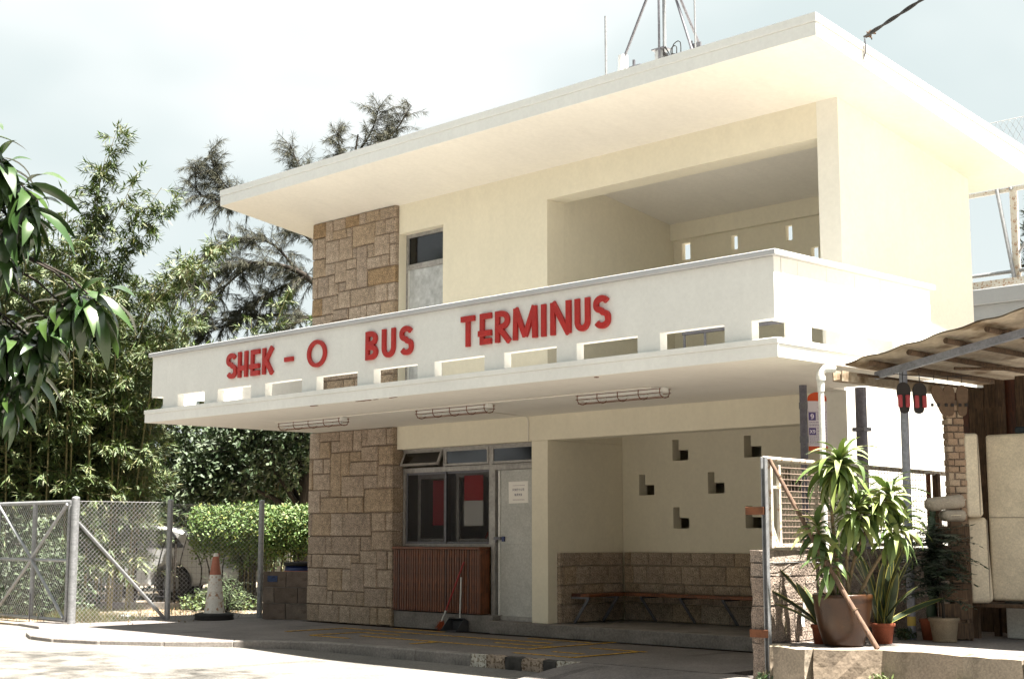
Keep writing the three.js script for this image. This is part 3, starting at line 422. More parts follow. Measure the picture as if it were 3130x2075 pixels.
// ---------------------------------------------------------------- things in and on the building
{
  // three caged fluorescent battens under the balcony
  const batten = (label, x0, x1) => {
    const t = thing('batten_light', label, 'lamp', [(x0 + x1) / 2, 2.7485, 1.55], 0, 'battens under the balcony'); const l = (x1 - x0) / 2;
    M(t, 'housing', bx(-l, -0.05, -0.045, l, 0, 0.045, 0.008), mt.white); M(t, 'tube', cyl(V(-l + 0.05, -0.072, 0), V(l - 0.05, -0.072, 0), 0.014), mt.pvc);
    const g = []; for (let i = 0; i <= 4; i++) { const x = lerp(-l + 0.02, l - 0.02, i / 4); g.push(tube([V(x, -0.012, -0.075), V(x, -0.07, -0.075), V(x, -0.105, -0.03), V(x, -0.105, 0.03), V(x, -0.07, 0.075), V(x, -0.012, 0.075)], 0.005, 14, 5)); }
    for (const [y, z] of [[-0.02, 0.078], [-0.06, 0.078], [-0.1, 0.045], [-0.02, -0.078], [-0.06, -0.078], [-0.1, -0.045]]) g.push(cyl(V(-l, y, z), V(l, y, z), 0.004, 0.004, 5));
    M(t, 'wire_guard', g, mt.rust);
  };
  batten('rusty caged strip light under the balcony above the stone wall', 1.5, 2.85);
  batten('rusty caged strip light under the balcony in front of the ticket window', 4.33, 5.56);
  batten('rusty caged strip light under the balcony in front of the waiting shelter', 6.98, 8.17);

  const bench = thing('waiting_bench', 'dark L-shaped timber bench on slanting metal brackets inside the shelter', 'bench');
  const top = (a) => bx(...a, 0.006);
  M(bench, 'seat_board', top([4.99, 0.487, -1.39, 5.13, 0.525, -0.4]), mt.wood3); M(bench, 'seat_board', top([5.14, 0.487, -1.2, 5.29, 0.525, -0.4]), mt.wood2);
  M(bench, 'seat_board', top([5.14, 0.487, -1.21, 8.9, 0.525, -1.06]), mt.wood2); M(bench, 'seat_board', top([5.14, 0.487, -1.39, 8.9, 0.525, -1.22]), mt.wood3);
  const arm = (a, b) => { const g = new THREE.BoxGeometry(0.04, a.distanceTo(b), 0.012); g.applyQuaternion(new THREE.Quaternion().setFromUnitVectors(V(0, 1, 0), b.clone().sub(a).normalize())); g.translate((a.x + b.x) / 2, (a.y + b.y) / 2, (a.z + b.z) / 2); return g; };
  for (const x of [5.55, 6.18, 6.83, 7.5, 8.15, 8.75]) M(bench, 'bracket', [arm(V(x, 0.47, -1.08), V(x, 0.17, -1.36)), bx(x - 0.018, 0.462, -1.39, x + 0.018, 0.485, -1.07)], mt.galvd);
  for (const z of [-0.42, -0.95]) M(bench, 'bracket', [arm(V(5.26, 0.47, z), V(5.02, 0.165, z)), bx(4.98, 0.462, z - 0.018, 5.28, 0.485, z + 0.018)], mt.galvd);

  // red and white sheet hanging inside the ticket window, dimmer red one beside it
  const ps = thing('window_poster', 'red and white sheet hanging behind the ticket window screen', 'poster', [3.32, 1.37, -0.275]);
  M(ps, 'red_panel', bx(-0.185, 0.335, -0.004, 0.185, 0.67, 0), mat(0.50, 0.03, 0.03, { roughness: 0.8 })); M(ps, 'white_panel', bx(-0.19, 0.0, -0.004, 0.187, 0.334, 0), mt.paper);
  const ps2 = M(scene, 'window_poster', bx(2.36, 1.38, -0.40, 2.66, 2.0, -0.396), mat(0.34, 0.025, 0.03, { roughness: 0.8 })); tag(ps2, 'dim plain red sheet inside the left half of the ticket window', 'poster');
  const bag = thing('red_basket', 'small red slatted basket on the ledge inside the ticket window', 'basket', [3.55, 1.092, -0.44]);
  for (let i = 0; i < 9; i++) { const a = i / 9 * 6.283; M(bag, 'rib', tube([V(Math.cos(a) * 0.09, 0, Math.sin(a) * 0.09), V(Math.cos(a) * 0.12, 0.1, Math.sin(a) * 0.12), V(Math.cos(a) * 0.08, 0.2, Math.sin(a) * 0.08)], 0.009, 8, 5), mat(0.42, 0.05, 0.03, { roughness: 0.6 })); }
  M(bag, 'rim', new THREE.TorusGeometry(0.08, 0.01, 6, 18).rotateX(Math.PI / 2).translate(0, 0.2, 0), mt.orange); M(bag, 'bottom', new THREE.CylinderGeometry(0.09, 0.09, 0.012, 16).translate(0, 0.006, 0), mt.orange);

  // notice on the door
  const cv = document.createElement('canvas'); cv.width = 512; cv.height = 400; const c = cv.getContext('2d');
  c.fillStyle = '#efece6'; c.fillRect(0, 0, 512, 400); c.lineCap = 'square';
  // each character as strokes on a 10 x 10 grid
  const hz = { zhi: '2,1 8,1 8,5 2,5 2,1|4,6 1,9|6,6 9,9', gong: '3,0 0,4|2,3 2,10|5,1 5,7|8,1 8,7|3,3 10,3|3,7 10,7|5,8 4,10|8,8 9,10', ba: '1,1 9,1 9,5 1,5|5,1 5,5|1,1 1,9 9,9 9,7', shi: '5,0 5,9|0,3 10,3|2,9 8,9', gong2: '4,1 1,5|6,1 9,5|4,5 2,9 8,8|7,6 9,10', si: '1,1 9,1 9,10 7,10|1,3 6,3|2,5 6,5 6,8 2,8 2,5', zhi2: '0,1 4,1|1,1 1,8|3,1 3,9|1,3 3,3|1,5 3,5|0,8 4,7|5,2 8,2|5,4 8,4|5,6 7,6 7,9 5,9 5,6|8,0 9,10|9,5 8,9', yuan: '3,0 7,0 7,2 3,2 3,0|2,3 8,3 8,7 2,7 2,3|2,5 8,5|4,8 1,10|6,8 9,10', shi2: '2,0 0,4|1,3 1,10|3,2 10,2|4,4 9,4 9,6 4,6 4,4|6,0 6,7 3,10|5,7 10,10', yong: '2,1 2,7 1,10|2,1 9,1 9,10 8,10|2,4 9,4|2,7 9,7|5.5,1 5.5,10' };
  const row = (names, y, s) => { const x0 = 256 - names.length * s * 0.57; c.strokeStyle = '#33264d'; c.lineWidth = s * 0.1; names.forEach((n, i) => { for (const st of hz[n].split('|')) { c.beginPath(); st.split(' ').forEach((q, j) => { const [a, b] = q.split(',').map(Number); c[j ? 'lineTo' : 'moveTo'](x0 + i * s * 1.14 + a * s / 10, y + b * s / 10); }); c.stroke(); } }); };
  row(['zhi', 'gong', 'ba', 'shi', 'gong2', 'si'], 128, 46); row(['zhi2', 'yuan', 'shi2', 'yong'], 222, 44);
  c.strokeStyle = '#6a4a66'; for (const [y, w] of [[74, 5], [330, 4], [344, 4]]) { c.lineWidth = w; const r = mulberry(y); for (let x = 110; x < 400;) { const l = 10 + r() * 22; c.beginPath(); c.moveTo(x, y); c.lineTo(x + l, y); c.stroke(); x += l + 9; } }
  const nt = new THREE.CanvasTexture(cv); nt.colorSpace = THREE.SRGBColorSpace;
  const nm = mat(1, 1, 1, { roughness: 0.9 }); nm.map = nt;
  const pg = new THREE.BoxGeometry(0.36, 0.28, 0.002); pg.userData.uvDone = true; const notice = M(scene, 'door_notice', pg, nm); notice.position.set(4.22, 1.795, -0.229); notice.rotation.z = 0.01;
  tag(notice, 'white paper notice with Chinese lettering taped to the grey door', 'notice');

  // broom and dustpan against the counter
  const br = thing('broom', 'red-handled broom leaning on the slatted wooden counter', 'broom', [3.05, 0, 0.04]);
  M(br, 'handle', cyl(V(0.03, 0.17, 0.0), V(0.38, 0.90, -0.045), 0.011), mat(0.30, 0.02, 0.02, { roughness: 0.5 })); M(br, 'ferrule', cyl(V(0.0, 0.115, 0.003), V(0.075, 0.265, -0.006), 0.016, 0.012), mt.pvc);
  const bl = new Leaves(); for (let i = 0; i < 260; i++) { const a = V(R(-0.025, 0.035), R(0.1, 0.15), R(-0.02, 0.02)), d = V(R(-0.10, 0.06), -0.13, R(-0.05, 0.07)).normalize(); bl.leaf(a, d, rdir(), R(0.11, 0.14), 0.006, tone([0.5, 0.10, 0.03], 0.3)); } bl.build(br, 'bristles', mat(1, 1, 1, { vertexColors: true, side: THREE.DoubleSide, roughness: 0.9 }));
  const dp = thing('dustpan', 'dark upright dustpan with white stick handle by the counter', 'dustpan', [3.33, 0, 0.06]);
  M(dp, 'pan', [extX(zy([[-0.10, 0.004], [0.13, 0.004], [0.13, 0.012], [-0.09, 0.014], [-0.085, 0.13], [-0.02, 0.17], [-0.03, 0.18], [-0.10, 0.14]]), -0.15, 0.15), extX(zy([[-0.10, 0.013], [0.12, 0.013], [-0.03, 0.17], [-0.095, 0.135]]), -0.152, -0.144), extX(zy([[-0.10, 0.013], [0.12, 0.013], [-0.03, 0.17], [-0.095, 0.135]]), 0.144, 0.152)], mt.plastic);
  M(dp, 'handle', cyl(V(0.03, 0.155, -0.06), V(0.05, 0.70, -0.062), 0.011), mt.pvc);

  // guard rail seen through the parapet slots
  const rail = thing('guard_rail', 'dark metal guard rail on the balcony in front of the open room', 'railing');
  M(rail, 'handrail', cyl(V(7.8, 3.405, 0.8), V(9.55, 3.405, 0.8), 0.022), mt.galvd); for (const x of [7.82, 8.1, 8.7, 9.3]) M(rail, 'post', cyl(V(x, 2.916, 0.8), V(x, 3.39, 0.8), 0.014), mt.galvd);

  // roof mast: braced tripod with boxes and cables
  const rt = (z) => roofT(z) - 0.008;
  const mast = thing('roof_mast', 'braced tripod mast with equipment box on the roof edge', 'mast');
  M(mast, 'pole', cyl(V(7.60, rt(0.8), 0.8), V(7.615, 9.6, 0.8), 0.021), mt.galv); M(mast, 'pole', cyl(V(7.555, rt(0.84) + 0.1, 0.84), V(7.575, 9.6, 0.84), 0.014), mt.galvd);
  for (const [x, y, z] of [[7.0, 6.69, 0.8], [8.10, rt(0.85) + 0.02, 0.85], [7.62, rt(-0.3) + 0.03, -0.3]]) M(mast, 'brace', cyl(V(x, y, z), V(7.6, 7.72 + (x < 7.2 ? 0.02 : 0), 0.8), 0.016, 0.016, 8), mt.galvd);
  M(mast, 'footing', new THREE.CylinderGeometry(0.055, 0.075, 0.44, 4).rotateY(0.785).translate(6.985, rt(0.8) + 0.22, 0.8), mt.coping); M(mast, 'equipment_box', bx(7.47, rt(0.8), 0.72, 7.57, rt(0.8) + 0.37, 0.82, 0.008), mt.greywall); M(mast, 'lid', bx(7.44, rt(0.8) + 0.372, 0.7, 7.62, rt(0.8) + 0.385, 0.84), mt.galvd);
  for (let i = 0; i < 7; i++) { const a = R(0, 6.28), b = V(7.66 + R(-0.04, 0.06), rt(0.8) + R(0.2, 0.28), 0.8); M(mast, 'cable', tube([b, b.clone().add(V(Math.cos(a) * 0.06, R(0.05, 0.12), 0.03)), b.clone().add(V(Math.cos(a) * 0.12 + 0.04, R(0.02, 0.16), 0.02)), b.clone().add(V(R(0.02, 0.13), R(-0.15, -0.05), 0))], 0.006, 14, 5), mt.rubber); }
  M(mast, 'bracket', [bx(7.06, rt(0.8), 0.78, 7.24, rt(0.8) + 0.28, 0.8), cyl(V(7.165, rt(0.8), 0.82), V(7.165, rt(0.8) + 0.335, 0.82), 0.018)], mt.galvd);
  const rod = thing('roof_pole', 'short plain grey pole standing alone on the roof edge', 'pole'); M(rod, 'rod', cyl(V(6.72, rt(0.8), 0.8), V(6.72, 7.26, 0.8), 0.014), mt.galv); M(rod, 'base_clamp', bx(6.68, rt(0.8) - 0.005, 0.76, 6.76, rt(0.8) + 0.03, 0.84), mt.rust);
  const rod2 = thing('roof_pole', 'tall thin grey pole clamped on the roof beside the tripod mast', 'pole'); M(rod2, 'rod', cyl(V(8.04, rt(0.8), 0.8), V(8.03, 8.9, 0.8), 0.0105), mt.galv); M(rod2, 'base_clamp', [bx(7.95, rt(0.8) - 0.005, 0.77, 8.1, rt(0.8) + 0.33, 0.79), cyl(V(7.985, rt(0.8), 0.8), V(7.985, rt(0.8) + 0.36, 0.8), 0.014)], mt.galvd);

  // overhead cable made fast to the roof edge
  const cab = thing('overhead_cable', 'thick twisted dark cable tied to the roof edge', 'cable');
  const a = V(9.93, 6.30, 0.42), b = V(15.2, 7.6, 2.4), pts = [], pts2 = []; for (let i = 0; i <= 60; i++) { const t = i / 60, q = a.clone().lerp(b, t); q.y -= 0.25 * Math.sin(Math.PI * t); const w = t * 60 * 1.1; pts.push(q.clone().add(V(Math.cos(w) * 0.009, Math.sin(w) * 0.011, 0))); pts2.push(q.clone().add(V(-Math.cos(w) * 0.009, -Math.sin(w) * 0.011, 0))); }
  M(cab, 'strand', tube(pts, 0.013, 240, 6), mt.rubber); M(cab, 'strand', tube(pts2, 0.013, 240, 6), mt.rubber);
  const kn = []; for (let i = 0; i < 9; i++) { const o = a.clone().add(V(R(0, 0.1), R(-0.01, 0.03), R(-0.02, 0.02))); kn.push(tube([o, o.clone().add(V(R(-0.03, 0.05), R(-0.05, 0.05), R(-0.05, 0.05))), o.clone().add(V(R(-0.06, 0.03), R(-0.06, 0.02), R(-0.05, 0.05)))], 0.006, 8, 5)); } M(cab, 'lashing', kn, mt.oldwood);
  M(cab, 'anchor_hook', tube([V(9.89, 6.05, 0.41), V(9.925, 6.15, 0.41), V(9.925, 6.28, 0.42)], 0.007, 10, 5), mt.galvd);
}
// ---------------------------------------------------------------- neighbour's yard on the right
const XB = 10.36, YT = 0.35;
{
  // drain pipe at the building corner
  const dr = thing('drain_pipe', 'dark grey square-clamped drain pipe at the building corner under the balcony', 'pipe');
  M(dr, 'pipe', cyl(V(9.512, 0.0, 0.05), V(9.512, 2.75, 0.05), 0.058, 0.058, 16), mt.pole); for (const y of [1.0, 2.3]) M(dr, 'clamp', bx(9.44, y, -0.02, 9.585, y + 0.04, 0.12, 0.004), mt.galvd);

  // bus stop flag on a pole
  const bs = thing('bus_stop_sign', 'bus stop flag with orange ends and route numbers 9 and X9 on a dark pole', 'sign', [9.21, 0, 0.66]);
  M(bs, 'pole', cyl(V(0, 0, 0), V(0.03, 2.77, 0.02), 0.038, 0.038, 14), mt.pole); for (const y of [2.51, 2.17]) M(bs, 'clamp', cyl(V(0.025, y, 0.018), V(0.025, y + 0.065, 0.018), 0.044), mt.galvd);
  const cv = document.createElement('canvas'); cv.width = 256; cv.height = 768; const c = cv.getContext('2d');
  c.fillStyle = '#cfc9d2'; c.fillRect(0, 0, 256, 768); c.fillStyle = '#c84a18'; c.fillRect(0, 0, 256, 118); c.fillRect(0, 712, 256, 56);
  c.fillStyle = '#8a4a6a'; c.font = 'bold 34px sans-serif'; c.textAlign = 'center'; c.fillRect(140, 150, 56, 8); c.fillRect(140, 172, 60, 8); c.fillRect(128, 200, 84, 6); c.fillRect(140, 220, 40, 6); c.fillStyle = '#e9b08c'; c.fillRect(168, 40, 22, 60);
  c.fillStyle = '#4a3a7a'; c.fillRect(0, 258, 256, 4); c.fillRect(8, 268, 96, 104); c.fillRect(8, 470, 96, 92); c.fillStyle = '#e8e2ee'; c.font = 'bold 92px sans-serif'; c.fillText('9', 56, 352); c.font = 'bold 66px sans-serif'; c.fillText('X9', 56, 542);
  c.strokeStyle = '#5a4a80'; const rr = mulberry(5); for (let y = 282; y < 700; y += 19) { if (y > 372 && y < 380) continue; c.lineWidth = y % 38 < 19 ? 7 : 4; let x = (y < 376 || (y > 460 && y < 566)) ? 118 : 14; while (x < 240) { const w = 8 + rr() * 20; c.beginPath(); c.moveTo(x, y); c.lineTo(Math.min(x + w, 246), y); c.stroke(); x += w + 6; } }
  const t = new THREE.CanvasTexture(cv); t.colorSpace = THREE.SRGBColorSpace; const fm = mat(1, 1, 1, { roughness: 0.5 }); fm.map = t;
  const sh = new THREE.Shape(); sh.moveTo(0, 0); sh.lineTo(0.2, 0); sh.lineTo(0.2, 0.52); sh.absellipse(0.1, 0.52, 0.1, 0.07, 0, Math.PI, false); sh.lineTo(0, 0);
  const g = ext(sh, 0.012); const p = g.attributes.position, uv = g.attributes.uv; for (let i = 0; i < p.count; i++) uv.setXY(i, p.getX(i) / 0.2, p.getY(i) / 0.59); g.userData.uvDone = true;
  const f = M(bs, 'flag', g, fm); f.position.set(0.06, 2.09, -0.005); f.rotation.y = 0.95;

  // low stone wall under the mesh fence: rough coursed blocks
  const wall = thing('boundary_wall', 'low wall of rough pale stone blocks under the rusty mesh fence', 'wall');
  const ys = [0.0, 0.36, 0.666, 0.905, 1.018, 1.128]; let k = 0;
  for (let r = 0; r < 5; r++) { let z = 2.957, first = true; while (z > -0.9) { const L = first ? (r % 2 ? 0.42 : 0.62) + R(-0.04, 0.04) : R(0.38, 0.62), z1 = Math.max(z - L, -1.2); const o = M(wall, 'stone', roughGeo(0.14, ys[r + 1] - ys[r] - 0.012, z - z1 - 0.012, 0.009, k, 4), roughStone[k % 3]); o.position.set(XB - 0.07 + R(-0.004, 0.004), (ys[r] + ys[r + 1]) / 2, (z + z1) / 2); z = z1; first = false; k++; } }
  M(wall, 'mortar_bed', bx(XB - 0.125, 0.0, -1.2, XB - 0.018, 1.115, 2.935), mt.concrete);
  // mesh fence on the wall
  const fen = thing('mesh_fence', 'rusty white-painted weld-mesh fence standing on the stone wall', 'fence');
  M(fen, 'rail', cyl(V(XB, 1.889, 2.95), V(XB, 1.845, -0.1), 0.021), mt.rustpaint); M(fen, 'rail', bx(XB - 0.02, 1.145, 0.25, XB + 0.02, 1.178, 2.86, 0.004), mt.rustpaint);
  M(fen, 'post', bx(XB - 0.022, 1.14, 2.835, XB + 0.022, 1.88, 2.875, 0.004), mt.rustpaint); M(fen, 'post', bx(XB - 0.015, 1.18, 2.71, XB + 0.015, 1.84, 2.74, 0.003), mt.rustpaint); M(fen, 'post', bx(XB - 0.018, 1.18, 0.235, XB + 0.018, 1.845, 0.27, 0.003), mt.rust); M(fen, 'post', bx(XB - 0.03, 1.1, 0.07, XB + 0.03, 1.84, 0.13, 0.003), mt.oldwood); M(fen, 'post', bx(XB - 0.02, 1.18, 1.45, XB + 0.02, 1.86, 1.49, 0.003), mt.rustpaint);
  M(fen, 'gusset', extX(zy([[2.834, 1.18], [2.74, 1.18], [2.834, 1.36]]), XB - 0.006, XB + 0.006), mt.rustpaint); M(fen, 'tie_bar', bx(XB - 0.012, 1.64, 2.741, XB + 0.012, 1.665, 2.834), mt.rustpaint);
  const wires = []; for (let z = 0.29; z < 2.7; z += 0.05) wires.push(cyl(V(XB, 1.18, z), V(XB, 1.85, z), 0.0028, 0.0028, 4)); for (let y = 1.22; y < 1.84; y += 0.05) wires.push(cyl(V(XB + 0.005, y, 0.27), V(XB + 0.005, y, 2.71), 0.0028, 0.0028, 4)); M(fen, 'wire_mesh', wires, mat(0.27, 0.20, 0.16, { roughness: 0.9 }));
  // galvanised gate post at the wall's end
  const gp = thing('gate_post', 'galvanised steel gate post with rusty hinge plates at the end of the stone wall', 'post');
  M(gp, 'channel', [bx(XB + 0.004, 0.0, 2.945, XB + 0.05, 1.90, 2.953, 0.002), bx(XB + 0.004, 0.0, 2.954, XB + 0.012, 1.90, 2.985, 0.002), bx(XB + 0.042, 0.0, 2.954, XB + 0.05, 1.90, 2.985, 0.002)], mt.galv);
  M(gp, 'hinge_plate', bx(XB - 0.14, 0.41, 2.965, XB + 0.045, 0.475, 2.992, 0.003), mt.rust); M(gp, 'hinge_plate', bx(XB - 0.16, 1.42, 2.956, XB + 0.03, 1.485, 2.99, 0.003), mt.rust);
  const dg = thing('leaning_pole', 'long weathered bamboo pole leaning from the terrace to the fence corner', 'pole');
  M(dg, 'shaft', taper([V(11.306, YT + 0.01, 2.785), V(10.86, 1.06, 2.825), V(10.385, 1.885, 2.885)], 0.022, 0.017, 12, 8), mat(0.25, 0.155, 0.105, { map: tWood, tile: 0.25, roughness: 0.9 }));
  for (const q of [0.2, 0.45, 0.7, 0.9]) M(dg, 'node', new THREE.TorusGeometry(0.0215 - q * 0.004, 0.0025, 6, 12).rotateX(Math.PI / 2).applyQuaternion(new THREE.Quaternion().setFromUnitVectors(V(0, 1, 0), V(-0.92, 1.53, 0.1).normalize())).translate(lerp(11.306, 10.385, q), lerp(YT, 1.885, q), lerp(2.785, 2.885, q)), mt.stem);
  const rag = thing('torn_paper', 'torn white strip of paper stuck on the stone wall', 'paper'); { const gg = new THREE.PlaneGeometry(0.07, 0.26, 3, 8).rotateY(Math.PI / 2), q = gg.attributes.position; for (let i = 0; i < q.count; i++) { const y = q.getY(i); q.setXYZ(i, 0.012 * Math.sin(y * 22) + 10.388, y + 0.61, q.getZ(i) * (y < 0 ? 0.7 : 0.8 + y) + 2.44 + y * 0.08 * Math.sign(y + 0.03)); } gg.computeVertexNormals(); M(rag, 'strip', gg, mat(0.82, 0.82, 0.80, { side: THREE.DoubleSide })); }
  const cord = thing('tie_wire', 'thin wire strung along the stone wall', 'wire'); M(cord, 'strand', [tube([V(10.385, 1.02, 2.93), V(10.39, 1.015, 2.2), V(10.72, 0.98, 2.55)], 0.0025, 12, 4)], mt.wire);

  // white downpipe from the canopy gutter
  const pv = thing('downpipe', 'white plastic downpipe with elbow running from the canopy gutter', 'pipe');
  M(pv, 'pipe', cyl(V(10.435, 0.47, 2.16), V(10.435, 2.6, 2.16), 0.0265, 0.0265, 16), mt.pvc); M(pv, 'collar', [cyl(V(10.435, 2.5, 2.16), V(10.435, 2.60, 2.16), 0.031, 0.036, 16), cyl(V(10.435, 2.6, 2.16), V(10.435, 2.64, 2.16), 0.043, 0.043, 16)], mt.pvc);
  M(pv, 'elbow', tube([V(10.435, 2.62, 2.16), V(10.435, 2.665, 2.16), V(10.452, 2.70, 2.135), V(10.49, 2.705, 2.08), V(10.51, 2.705, 2.05)], 0.036, 18, 14), mt.pvc);
  M(pv, 'outlet', tube([V(10.435, 0.5, 2.16), V(10.435, 0.44, 2.17), V(10.437, 0.425, 2.22), V(10.44, 0.425, 2.31), V(10.44, 0.42, 2.335), V(10.44, 0.365, 2.34)], 0.028, 24, 12), mt.pvc);

  // raised terrace
  const ter = thing('terrace', 'raised concrete terrace with cracked front edge', 'terrace');
  const front = [[XB + 0.02, 2.86], [10.6, 3.17], [10.94, 3.22], [11.38, 2.86], [12.1, 2.88], [12.6, 2.93], [14.5, 3.05]];
  M(ter, 'deck', extY(poly([...front.map(([x, z]) => [x, z - 0.09]), [14.5, -4], [XB + 0.02, -4]]), -0.15, YT), mt.pave);
  for (let i = 0; i < front.length - 1; i++) { const a = front[i], b = front[i + 1], L = Math.hypot(b[0] - a[0], b[1] - a[1]); const n = Math.max(1, Math.round(L / 0.5)); for (let q = 0; q < n; q++) { const t0 = q / n, t1 = (q + 1) / n, o = M(ter, 'edge_stone', roughGeo(L / n - 0.008, 0.52, 0.17, 0.009, 40 + i * 3 + q, 4), edgeStone[(i + q) % 3]); o.position.set(lerp(a[0], b[0], (t0 + t1) / 2), 0.10, lerp(a[1], b[1], (t0 + t1) / 2) - 0.07); o.rotation.y = -Math.atan2(b[1] - a[1], b[0] - a[0]); } }

  // canopy: sheet over purlins on a steel rafter and posts
  const can = thing('canopy', 'sagging tan canopy sheet on pipe purlins and steel posts', 'canopy');
  const cy = (x) => 2.60 + (x - 10.45) * 0.178;     // underside of the purlins
  M(can, 'post', cyl(V(10.89, YT, 1.554), V(10.894, cy(10.89) + 0.03, 1.554), 0.036, 0.036, 16), mt.bpole); M(can, 'post_band', cyl(V(10.89, YT + 0.12, 1.554), V(10.89, YT + 0.2, 1.554), 0.037, 0.037, 16), mat(0.45, 0.33, 0.08, { roughness: 0.8 }));
  M(can, 'post', cyl(V(13.4, YT, 1.55), V(13.4, cy(13.4), 1.55), 0.036, 0.036, 12), mt.bpole); M(can, 'post', cyl(V(13.4, YT, -2.2), V(13.4, cy(13.4), -2.2), 0.036, 0.036, 12), mt.bpole); M(can, 'post', cyl(V(10.95, YT, -2.2), V(10.95, cy(10.95), -2.2), 0.036, 0.036, 12), mt.bpole);
  for (const z of [1.554, -2.2]) M(can, 'rafter', extZ(poly([[10.62, cy(10.62) + 0.01], [13.6, cy(13.6) + 0.01], [13.6, cy(13.6) + 0.075], [10.62, cy(10.62) + 0.075]]), z - 0.025, z + 0.025), mt.bpole);
  for (let x = 10.74; x < 13.6; x += 0.365) M(can, 'purlin', cyl(V(x, cy(x) + 0.105, 1.83 - R(0, 0.05)), V(x, cy(x) + 0.105, -2.9), 0.026, 0.026, 10), mt.oldwood);
  { const nx = 70, nz = 16, g = new THREE.PlaneGeometry(1, 1, nx, nz), p = g.attributes.position; for (let i = 0; i < p.count; i++) { const u = p.getX(i) + 0.5, v = p.getY(i) + 0.5; const x = lerp(10.49, 13.7, u), z = lerp(-3.0, 1.9, v), w = Math.cos((x - 10.74) / 0.365 * 6.2832); p.setXYZ(i, x, cy(x) + 0.135 + w * 0.008 + 0.012 + (fbm3(x * 3, z * 3, 2, 3) - 0.5) * 0.02, z + (v > 0.99 ? (fbm3(x * 5, 1, 1, 2) - 0.5) * 0.06 : 0)); } g.computeVertexNormals(); const a = g.toNonIndexed(), b = a.clone().translate(0, 0.012, 0); M(can, 'sheet', [a, b], mt.sheet); }
  M(can, 'gutter', extZ(poly([[10.455, 2.60], [10.55, 2.60], [10.555, 2.69], [10.545, 2.69], [10.54, 2.612], [10.465, 2.612], [10.46, 2.70], [10.45, 2.70]]), -2.9, 2.0), mt.sheet);
  M(can, 'lath', [cyl(V(10.62, 2.66, 1.85), V(11.1, 2.61, -1.5), 0.012), cyl(V(11.2, 2.72, 1.2), V(12.3, 2.74, -0.4), 0.014)], mt.oldwood);

  // sandals hung from a cord below the canopy
  const sandalG = [0, 1].map((v) => { const s = new THREE.Shape(); s.moveTo(0, 0); s.bezierCurveTo(0.045, 0.0, 0.055, 0.06, 0.042, 0.12); s.bezierCurveTo(0.034, 0.16, 0.038, 0.2, 0.03, 0.23); s.bezierCurveTo(0.015, 0.25, -0.015, 0.25, -0.03, 0.23); s.bezierCurveTo(-0.04, 0.2, -0.034, 0.16, -0.044, 0.12); s.bezierCurveTo(-0.055, 0.06, -0.045, 0, 0, 0); return ext(s, 0.018, 0.003); });
  const sandals = [[10.93, 2.585, 1.63, 'dark pink-soled sandal hanging behind the steel canopy post', 0], [11.03, 2.58, 1.52, 'black and pink sandal hanging right beside the canopy post', 0], [11.115, 2.56, 1.42, 'brown sandal hanging tilted between the pink and dotted sandals', 1], [11.2, 2.56, 1.33, 'brown sandal with two dark studs hanging before the brick column', 1], [11.285, 2.56, 1.245, 'dusky sandal with two studs nearest the dark shop opening', 1]];
  const pink = mat(0.36, 0.05, 0.06, { map: tFabric, tile: 0.1 }), brown = mat(0.14, 0.085, 0.05, { map: tFabric, tile: 0.1 }), black = mat(0.02, 0.015, 0.014);
  sandals.forEach(([x, y, z, lab, kd], i) => { const s = thing('sandal', lab, 'sandal', [x, y, z], 0.8, 'sandals hung under the canopy'); const gS = sandalG[kd].clone().rotateZ(Math.PI + (i === 2 ? 0.35 : R(-0.06, 0.06))); M(s, 'sole', gS, kd ? brown : black); for (const q of [-1, 1]) M(s, kd ? 'stud' : 'strap', kd ? bx(q * 0.024 - 0.012, -0.17, 0.018, q * 0.024 + 0.012, -0.145, 0.026, 0.003) : bx(q * 0.026 - 0.016, -0.2, 0.016, q * 0.026 + 0.016, -0.1, 0.034, 0.01), kd ? black : pink); s.scale.set(kd ? 1.12 : 1.3, 1.12, 1.2); M(s, 'hook', cyl(V(0, 0, 0.008), V(0, 0.08, 0.004), 0.003, 0.003, 5), mt.rubber); });
  tag(M(scene, 'hanging_cord', tube([V(10.88, 2.66, 1.7), V(11.1, 2.635, 1.45), V(11.35, 2.645, 1.18)], 0.004, 16, 5), mt.rubber), 'dark cord under the canopy carrying the sandals', 'cord');

  // brick column and dark timber shop front
  const col = thing('brick_column', 'narrow crumbling column of pale bricks beside the mattresses', 'column', [11.19, YT, 1.24], 0.75);
  for (let r = 0; r < 34; r++) { const s = r % 2 ? -0.022 : 0.02; for (const [a, b] of [[-0.078, s], [s, 0.078]]) { const o = M(col, 'brick', roughGeo(b - a - R(0.006, 0.014), 0.05 + R(-0.004, 0.003), 0.15, 0.006, r * 2 + a, 3), brickM[Math.floor(R(0, 2.99))]); o.position.set((a + b) / 2 + R(-0.003, 0.003), 0.03 + r * 0.06, R(-0.006, 0.006)); o.rotation.y = R(-0.04, 0.04); } }
  M(col, 'core', bx(-0.068, 0, -0.07, 0.068, 2.08, 0.062), mortar);
  const shop = thing('shop_front', 'dark timber-boarded shack wall behind the mattresses', 'wall');
  for (let i = 0; i < 20; i++) M(shop, 'board', bx(10.58 + i * 0.16, YT, 0.08 + R(-0.01, 0.01), 10.734 + i * 0.16, 2.62 + i * 0.028, 0.11), i % 3 ? mt.oldwood : mt.wood3);
  M(shop, 'post', bx(11.05, YT, 0.115, 11.12, 2.7, 0.17), mt.oldwood);

